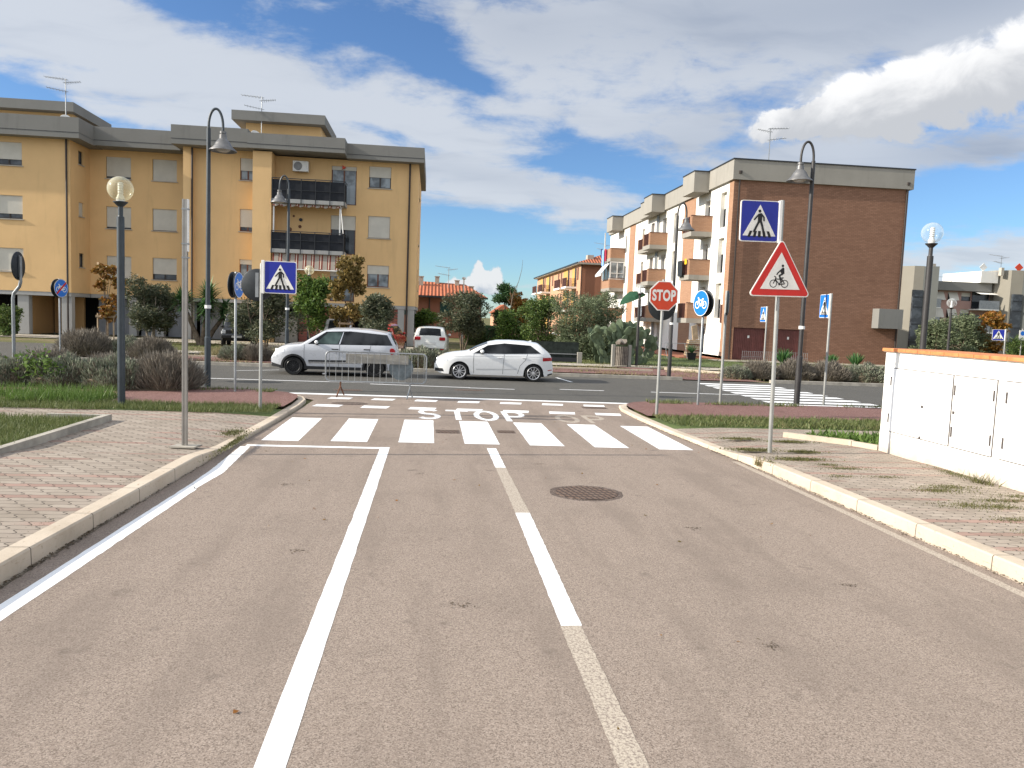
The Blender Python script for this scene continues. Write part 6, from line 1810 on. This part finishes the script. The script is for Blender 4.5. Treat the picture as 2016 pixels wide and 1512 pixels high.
c.patch(A, 'side_window', [(2.13, 1.025), (2.98, 1.035)], [(2.22, 1.41), (2.96, 1.385)], 'carglass', .007)
c.patch(A, 'quarter_window', [(3.05, 1.045), (3.58, 1.05)], [(3.05, 1.375), (3.44, 1.34)], 'carglass', .007)
for o in c.patch(A, 'window_pillar', [(2.06, 1.02), (2.10, 1.02)], [(2.175, 1.405), (2.20, 1.405)], 'chrome', .009, n=2): pass
c.top_patch(A, 'windshield', .98, 1.54, .93, 'carglass_g')
c.top_patch(A, 'rear_window', 3.62, 3.79, .86, 'carglass')
c.wheelset(A, 'rim_black', 12)
for cx in c.wheels:
    for sd in (-1, 1):
        P = []; r0 = c.Rw*c.arch-.004; r1 = r0+.062
        for i in range(25):
            t = R(-14+208*i/24)
            for r in (r0, r1):
                x, z = cx+r*math.cos(t), max(.17, c.Rw+r*math.sin(t)); P.append((x, sd*(c.half(x, max(z, .2))+.012), z))
        MB().add(P, [(2*i, 2*i+1, 2*i+3, 2*i+2) for i in range(24)]).build('wheel_arch_trim', M['cladding'], A)
c.patch(A, 'sill_cladding', [(1.06, .20), (2.80, .20)], [(1.04, .30), (2.82, .30)], 'cladding', .012)
c.patch(A, 'side_moulding', [(1.15, .44), (2.75, .47)], [(1.15, .495), (2.75, .525)], 'cladding', .014, k=2)
c.patch(A, 'moulding_strip', [(1.15, .395), (2.75, .425)], [(1.15, .425), (2.75, .455)], 'chrome', .013, k=1)
c.patch(A, 'front_bumper_trim', [(.01, .26), (.36, .22)], [(.01, .38), (.32, .30)], 'cladding', .012)
c.line(A, 'gap', [(1.02, .98), (1.02, .50), (1.10, .30)]).build('door_gap', M['seam'], A)
c.line(A, 'gap', [(2.085, 1.02), (2.08, .6), (2.06, .28)]).build('door_gap', M['seam'], A)
c.line(A, 'gap', [(3.04, 1.03), (2.98, .75), (2.80, .50), (2.76, .30)]).build('door_gap', M['seam'], A)
lamp_end(c, A, 'headlight', 'lamp_clear', .11, .42, .69, .82)
lamp_end(c, A, 'fog_light', 'lamp_clear', .06, .20, .53, .62)
for sd in (-1, 1):
    y = c.half(3.70, .84); MB().lathe([(0, .018), (.09, .016), (.105, .0), (.105, -.05)], 20, (3.68, sd*(y+.006), .84), axis='y').build('tail_light', M['lamp_red'], A, smooth=True) if sd < 0 else MB().lathe([(0, -.018), (.09, -.016), (.105, .0), (.105, .05)], 20, (3.68, sd*(y+.006), .84), axis='y').build('tail_light', M['lamp_red'], A, smooth=True)
c.mirror(A, 1.40, 1.02, 'paint_white'); c.handle(A, 1.95, .86, 'cladding', .2); c.handle(A, 2.92, .88, 'cladding', .2)
MB().box(3.3, 3.62, -.5, .5, 1.40, 1.425).build('roof_spoiler', M['paint_grey'], A, bevel=.01)

# ---- white hatchback
A2 = thing('parked_car', 'white five door hatchback with silver ten spoke wheels parked along the far kerb', 'car', (.10, 24.98, 0), R(-1.2))
c = Car([(0, .22), (.0, .42), (.03, .55), (.09, .63), (.28, .735), (.6, .815), (.95, .855), (1.06, .875), (1.35, 1.035), (1.72, 1.18), (2.0, 1.235), (2.4, 1.25), (2.88, 1.235), (3.30, 1.185), (3.42, 1.10), (3.58, .97), (3.70, .86), (3.75, .72), (3.775, .58), (3.77, .30)],
        [(0, .55), (.6, .76), (1.0, .82), (1.4, .845), (2.2, .855), (3.0, .89), (3.77, .90)], 3.775, 1.58, (.79, 3.14), .272, .175, nose=.30, tail=.24, tumble=.40)
c.body(A2, 'paint_white')
c.patch(A2, 'window_surround', [(1.22, .845), (2.2, .86), (3.36, .905)], [(1.66, 1.115), (2.2, 1.192), (3.02, 1.15)], 'carglass', .003, n=30)
c.patch(A2, 'side_window', [(1.33, .862), (2.15, .872)], [(1.70, 1.10), (2.18, 1.172)], 'carglass', .007)
c.patch(A2, 'side_window', [(2.22, .875), (2.86, .895)], [(2.25, 1.172), (2.80, 1.160)], 'carglass', .007)
c.patch(A2, 'quarter_window', [(2.91, .90), (3.26, .915)], [(2.86, 1.155), (2.99, 1.125)], 'carglass', .007)
c.patch(A2, 'window_strip', [(1.18, .832), (2.2, .846), (3.40, .892)], [(1.18, .842), (2.2, .856), (3.40, .902)], 'chrome', .008, k=1, n=24)
c.top_patch(A2, 'windshield', 1.10, 1.66, .93, 'carglass')
c.top_patch(A2, 'rear_window', 3.40, 3.64, .86, 'carglass')
c.wheelset(A2, 'rim_silver', 10, .76)
for p in ([(1.235, .83), (1.22, .55), (1.245, .22)], [(2.195, .85), (2.17, .5), (2.16, .22)], [(2.93, .89), (2.88, .70), (2.70, .50), (2.63, .24)]): c.line(A2, 'g', p, .011).build('door_gap', M['seam'], A2)
M['crease'] = mat('shaded_crease', (.45, .45, .45), .4, var=.02)  # grey strips paint the shade of pressed creases onto the smooth body side
c.line(A2, 'g', [(.42, .735), (1.3, .765), (2.6, .79), (3.45, .80)], .012, 'crease').build('crease_shade', M['crease'], A2)
c.patch(A2, 'lower_crease_shade', [(1.32, .335), (2.6, .385)], [(1.32, .365), (2.6, .40)], 'crease', .004, k=1)
lamp_end(c, A2, 'headlight', 'lamp_clear', .07, .42, .565, .66)
lamp_end(c, A2, 'tail_light', 'lamp_red', 3.42, 3.74, .665, .78)
c.patch(A2, 'front_air_intake', [(.02, .245), (.30, .245)], [(.02, .35), (.26, .34)], 'cladding', .006)
c.patch(A2, 'rear_reflector', [(3.60, .36), (3.74, .38)], [(3.60, .385), (3.74, .405)], 'lamp_red', .005, k=1)
c.patch(A2, 'exhaust_trim', [(3.60, .20), (3.75, .24)], [(3.60, .25), (3.76, .29)], 'cladding', .006, k=1)
MB().box(-.012, .0, -.36, .36, .30, .58).build('grille', M['cladding'], A2)
c.mirror(A2, 1.50, .87, 'paint_white'); c.handle(A2, 2.06, .735, 'paint_white'); c.handle(A2, 2.83, .755, 'paint_white')
MB().add([(3.0, -.01, 1.26), (3.12, -.01, 1.26), (3.10, 0, 1.30), (3.0, .01, 1.26), (3.12, .01, 1.26)], [(0, 1, 2), (3, 2, 4), (0, 2, 3), (1, 4, 2)]).build('roof_aerial', M['paint_white'], A2)

# ---- cars in the parking area behind, seen from the rear or front
def rear_car(label, loc, rz, paint, dark=False, L=3.6, Wd=1.66, h=1.42, boxy=False, front=False):
    a = thing('parked_car', label, 'car', loc, rz)
    if not boxy:
        prof = [(0, .45), (.02, .62), (.15, .78), (.8, .92), (1.0, .96), (1.6, h-.06), (2.0, h), (2.9, h-.02), (3.25, h-.07), (3.42, 1.16), (3.52, .95), (3.57, .80), (3.6, .60), (3.59, .40)]
        belt = [(0, .6), (.9, .90), (3.6, .97)]
        tw = .36
    else:
        prof = [(0, .5), (.01, .70), (.05, .93), (.2, .96), (1.05, 1.02), (1.15, 1.05), (1.45, h-.05), (1.7, h), (3.3, h), (3.5, h-.06), (3.58, 1.1), (3.6, .5)]
        belt = [(0, .86), (1.0, .96), (3.6, .98)]; tw = .20
    c = Car(prof, belt, 3.6, Wd, (.68, 2.92), .29 if not boxy else .32, .26 if not boxy else .36, nose=.14 if boxy else .26, tail=.14, tumble=tw, crown=.03)
    c.body(a, paint)
    c.patch(a, 'window_surround', [(1.1, .96), (3.2, .99)], [(1.6, h-.10), (3.05, h-.11)], 'carglass', .004, n=20)
    c.top_patch(a, 'windshield', 1.06, 1.56 if not boxy else 1.42, .90, 'carglass')
    if not boxy: c.top_patch(a, 'rear_window', 3.26, 3.50, .84, 'carglass', .012)
    c.wheelset(a, 'rim_silver' if not dark else 'rim_black', 6)
    lamp_end(c, a, 'headlight', 'lamp_clear', .06, .34, .66, .80)
    for sd in (-1, 1):
        MB().box(3.40, 3.61, min(sd*.44, sd*.72), max(sd*.44, sd*.72), .80, .96).build('tail_light', M['lamp_red'], a, bevel=.03)
        MB().box(3.56, 3.605, min(sd*.50, sd*.66), max(sd*.50, sd*.66), .36, .40).build('rear_reflector', M['lamp_red'], a)
    MB().box(3.58, 3.612, -.27, .27, .60, .72).build('number_plate', M['plate'] if not dark else M['plate'], a, bevel=.004)
    MB().box(3.5, 3.604, -.70, .70, .27, .44).build('rear_bumper', M['cladding'], a, bevel=.02)
    if front or boxy:
        MB().box(-.015, .02, -.52, .52, .70, .86).build('grille', M['cladding'], a)
        MB().box(-.06, .05, -.74, .74, .46, .62).build('front_bumper', M['cladding'], a, bevel=.03)
        MB().box(-.075, -.06, -.24, .24, .50, .60).build('number_plate', M['plate'], a)
        for sd in (-1, 1): MB().box(-.022, .03, min(sd*.52, sd*.70), max(sd*.52, sd*.70), .70, .86).build('headlight_glass', M['lamp_clear'], a, bevel=.01)
    c.mirror(a, 1.32, .98, 'cladding' if dark else paint)
    return a
def park(label, x, y, heading, paint, **k):
    """heading: direction the nose points, degrees from +y"""
    rz = R(-90)-R(heading)      # the model's nose points to -x
    a = rear_car(label, (0, 0, .01), rz, paint, **k)
    m_ = Matrix.Rotation(rz, 3, 'Z') @ Vector((1.8, 0, 0))
    a.location = (x-m_.x, y-m_.y, .01); return a
park('greyish white car seen from behind between the yellow building corner and the oleander', -.02, 38.2, 3, 'paint_grey2', Wd=1.62)
park('red car seen from behind over the roof end of the grey car', -2.35, 38.8, 10, 'paint_red', h=1.5)
park('white car almost hidden behind the grey car, only its roof showing by the red panel', -5.05, 41.5, -10, 'paint_white', h=1.62)
park('black boxy off-road car facing the street beside the yucca', -9.85, 41.0, 172, 'paint_black', boxy=True, dark=True, h=1.75, Wd=1.6)

# ================================================================== small things by the far path
M['binwood'] = mat('grey_slat_wood', (.17, .145, .12), .9, var=.3, vs=8)
a = thing('litter_bin', 'round slatted litter bin between two pale concrete posts in front of the prickly pear', 'litter bin', (8.42, 33.7, .02))
MB().lathe([(0, .06), (.25, .06), (.26, .88), (.23, .90), (.22, .80), (0, .80)], 20).build('liner', M['dark'], a, smooth=True)
mb = MB()
for i in range(22):
    t = 2*math.pi*i/22; u = Vector((math.cos(t), math.sin(t), 0)); v = Vector((-u.y, u.x, 0))
    mb.obox(u*.285+Vector((0, 0, .48)), u*.014, v*.028, Vector((0, 0, .42)))
mb.build('slats', M['binwood'], a)
for x in (-.37, .37): MB().box(x-.07, x+.07, -.10, .10, 0, .98).build('post', M['concrete'], a, bevel=.01)
mb = MB().lathe([(0, .98), (.20, 1.0), (.28, 1.08), (.18, 1.2), (0, 1.22)], 9); mb.v = [(x+.04*math.sin(z*31+x*9), y+.05*math.cos(x*17), z+.05*math.sin(x*14+y*9)) for x, y, z in mb.v]
mb.build('bin_bag', M['binwood'], a, smooth=True)
a = thing('mesh_fence', 'low dark netting fence with a pale end post behind the white hatchback', 'fence', (5.5, 35.6, 0))
M['net'] = mat('dark_netting', (.028, .034, .030), .9, 0, .1, var=.3, vs=5)
MB().box(-2.4, 1.35, .02, .05, .25, .98).build('netting', M['net'], a)
MB().box(-2.4, 1.4, -.03, .02, .40, .44).build('rail', M['galv'], a)
MB().box(-2.4, 1.4, -.05, .10, .05, .25).build('beam', M['flash'], a)
MB().box(1.28, 1.50, -.14, .10, 0, .52).build('end_post', M['concrete'], a, bevel=.01)
# clutter in front of the white facade
def chair(label, loc, rz, m):
    a = thing('garden_chair', label, 'chair', loc, rz)
    MB().box(-.24, .24, -.24, .24, .42, .46).build('seat', M[m], a, bevel=.015)
    MB().box(-.24, .24, .20, .245, .50, .92).build('backrest', M[m], a, bevel=.015)
    for x in (-.21, .21):
        for y in (-.21, .21): MB().tube([(x, y, 0), (x, y, .42 if y < 0 else .9)], .018, 6).build('leg', M['galv'], a)
    for x in (-.25, .25): MB().box(x-.02, x+.02, -.22, .22, .62, .65).build('armrest', M[m], a)
    return a
chair('dark garden chair on the terrace left of the white facade foot', (12.2, 44.8, 0), .7, 'cladding')
chair('dark garden chair facing the wall under the balconies', (13.3, 45.6, 0), -.9, 'cladding')
a = thing('garden_table', 'round dark garden table between the two terrace chairs', 'table', (12.75, 45.3, 0)); MB().lathe([(0, .70), (.5, .70), (.5, .74), (0, .74)], 20).build('tabletop', M['cladding'], a); MB().tube([(0, 0, 0), (0, 0, .7)], .03, 8).build('pedestal', M['galv'], a); MB().lathe([(.3, 0), (.3, .03), (0, .05)], 14).build('base', M['galv'], a)
a = thing('drying_rack', 'white folding clothes rack on the lawn by the facade', 'drying rack', (14.2, 43.8, 0))
for x in (-.6, .6): MB().tube([(x, -.3, 0), (x, .3, .9)], .014, 5).tube([(x, .3, 0), (x, -.3, .9)], .014, 5).build('leg', M['galv'], a)
mb = MB()
for i in range(7): mb.tube([(-.62, -.3+.1*i, .9), (.62, -.3+.1*i, .9)], .008, 4)
mb.build('wires', M['galv'], a)
a = thing('potted_agave', 'spiky plant in a dark pot near the brick corner', 'potted plant', (14.75, 42.6, 0))
MB().lathe([(0, 0), (.20, 0), (.27, .42), (.24, .42), (.22, .38), (0, .38)], 16).build('pot', M['cladding'], a, smooth=True)
n = 46; d = unit(n); d[:, 2] = np.abs(d[:, 2])+.55; d /= np.linalg.norm(d, axis=1, keepdims=True); q = np.cross(d, unit(n)); q /= np.linalg.norm(q, axis=1, keepdims=True)
cc = np.tile(np.array([[0, 0, .40]]), (n, 1)); Vv = np.stack([cc-q*.03, cc+q*.03, cc+d*.62], 1).reshape(-1, 3); np_mesh('leaves', Vv, np.arange(3*n).reshape(n, 3), LM['yucca'], a)
a = thing('firewood_stack', 'stack of boards and firewood leaning at the white wall near the brick corner', 'wood stack', (15.6, 44.9, .05))
for i in range(9):
    MB().box(-.5+.02*i, .45-.01*i, -.25, .2, .12*i+.005, .12*i+.10).build('board', M['stake'] if i % 3 else M['rust'], a)
MB().obox((.05, .0, 1.5), (.16, 0, .05), (0, .06, 0), (-.06, 0, .42)).build('leaning_board', M['stake'], a)
for x, y, s_ in ((19.7, 41.6, .8), (22.6, 41.6, .6), (24.0, 41.5, .7)):
    a = thing('agave', {19.7: 'upright blue green agave in front of the first maroon garage door', 22.6: 'small dark agave by the right jamb of the second garage door', 24.0: 'dark agave in front of the brick wall, rightmost of the three'}[x], 'agave', (x, y, 0))
    n = 40; d = unit(n); d[:, 2] = np.abs(d[:, 2])+1.0; d /= np.linalg.norm(d, axis=1, keepdims=True); q = np.cross(d, unit(n)); q /= np.linalg.norm(q, axis=1, keepdims=True)
    cc = np.zeros((n, 3)); Vv = np.stack([cc-q*.04, cc+q*.04, cc+d*s_*.6+q*.05, cc+d*s_*1.2, cc+d*s_*.6-q*.05], 1).reshape(-1, 3); np_mesh('leaves', Vv, np.arange(5*n).reshape(n, 5), LM['yucca'], a)
a = thing('wire_fence', 'low white wire fence in front of the maroon garage doors', 'fence', (19.0, 43.0, 0))
mb = MB()
for i in range(34): mb.tube([(-1.1+.12*i, 0, 0), (-1.1+.12*i, 0, .62)], .008, 4)
for z in (.3, .6): mb.tube([(-1.1, 0, z), (2.9, 0, z)], .008, 4)
mb.build('wire_panel', M['galv'], a)
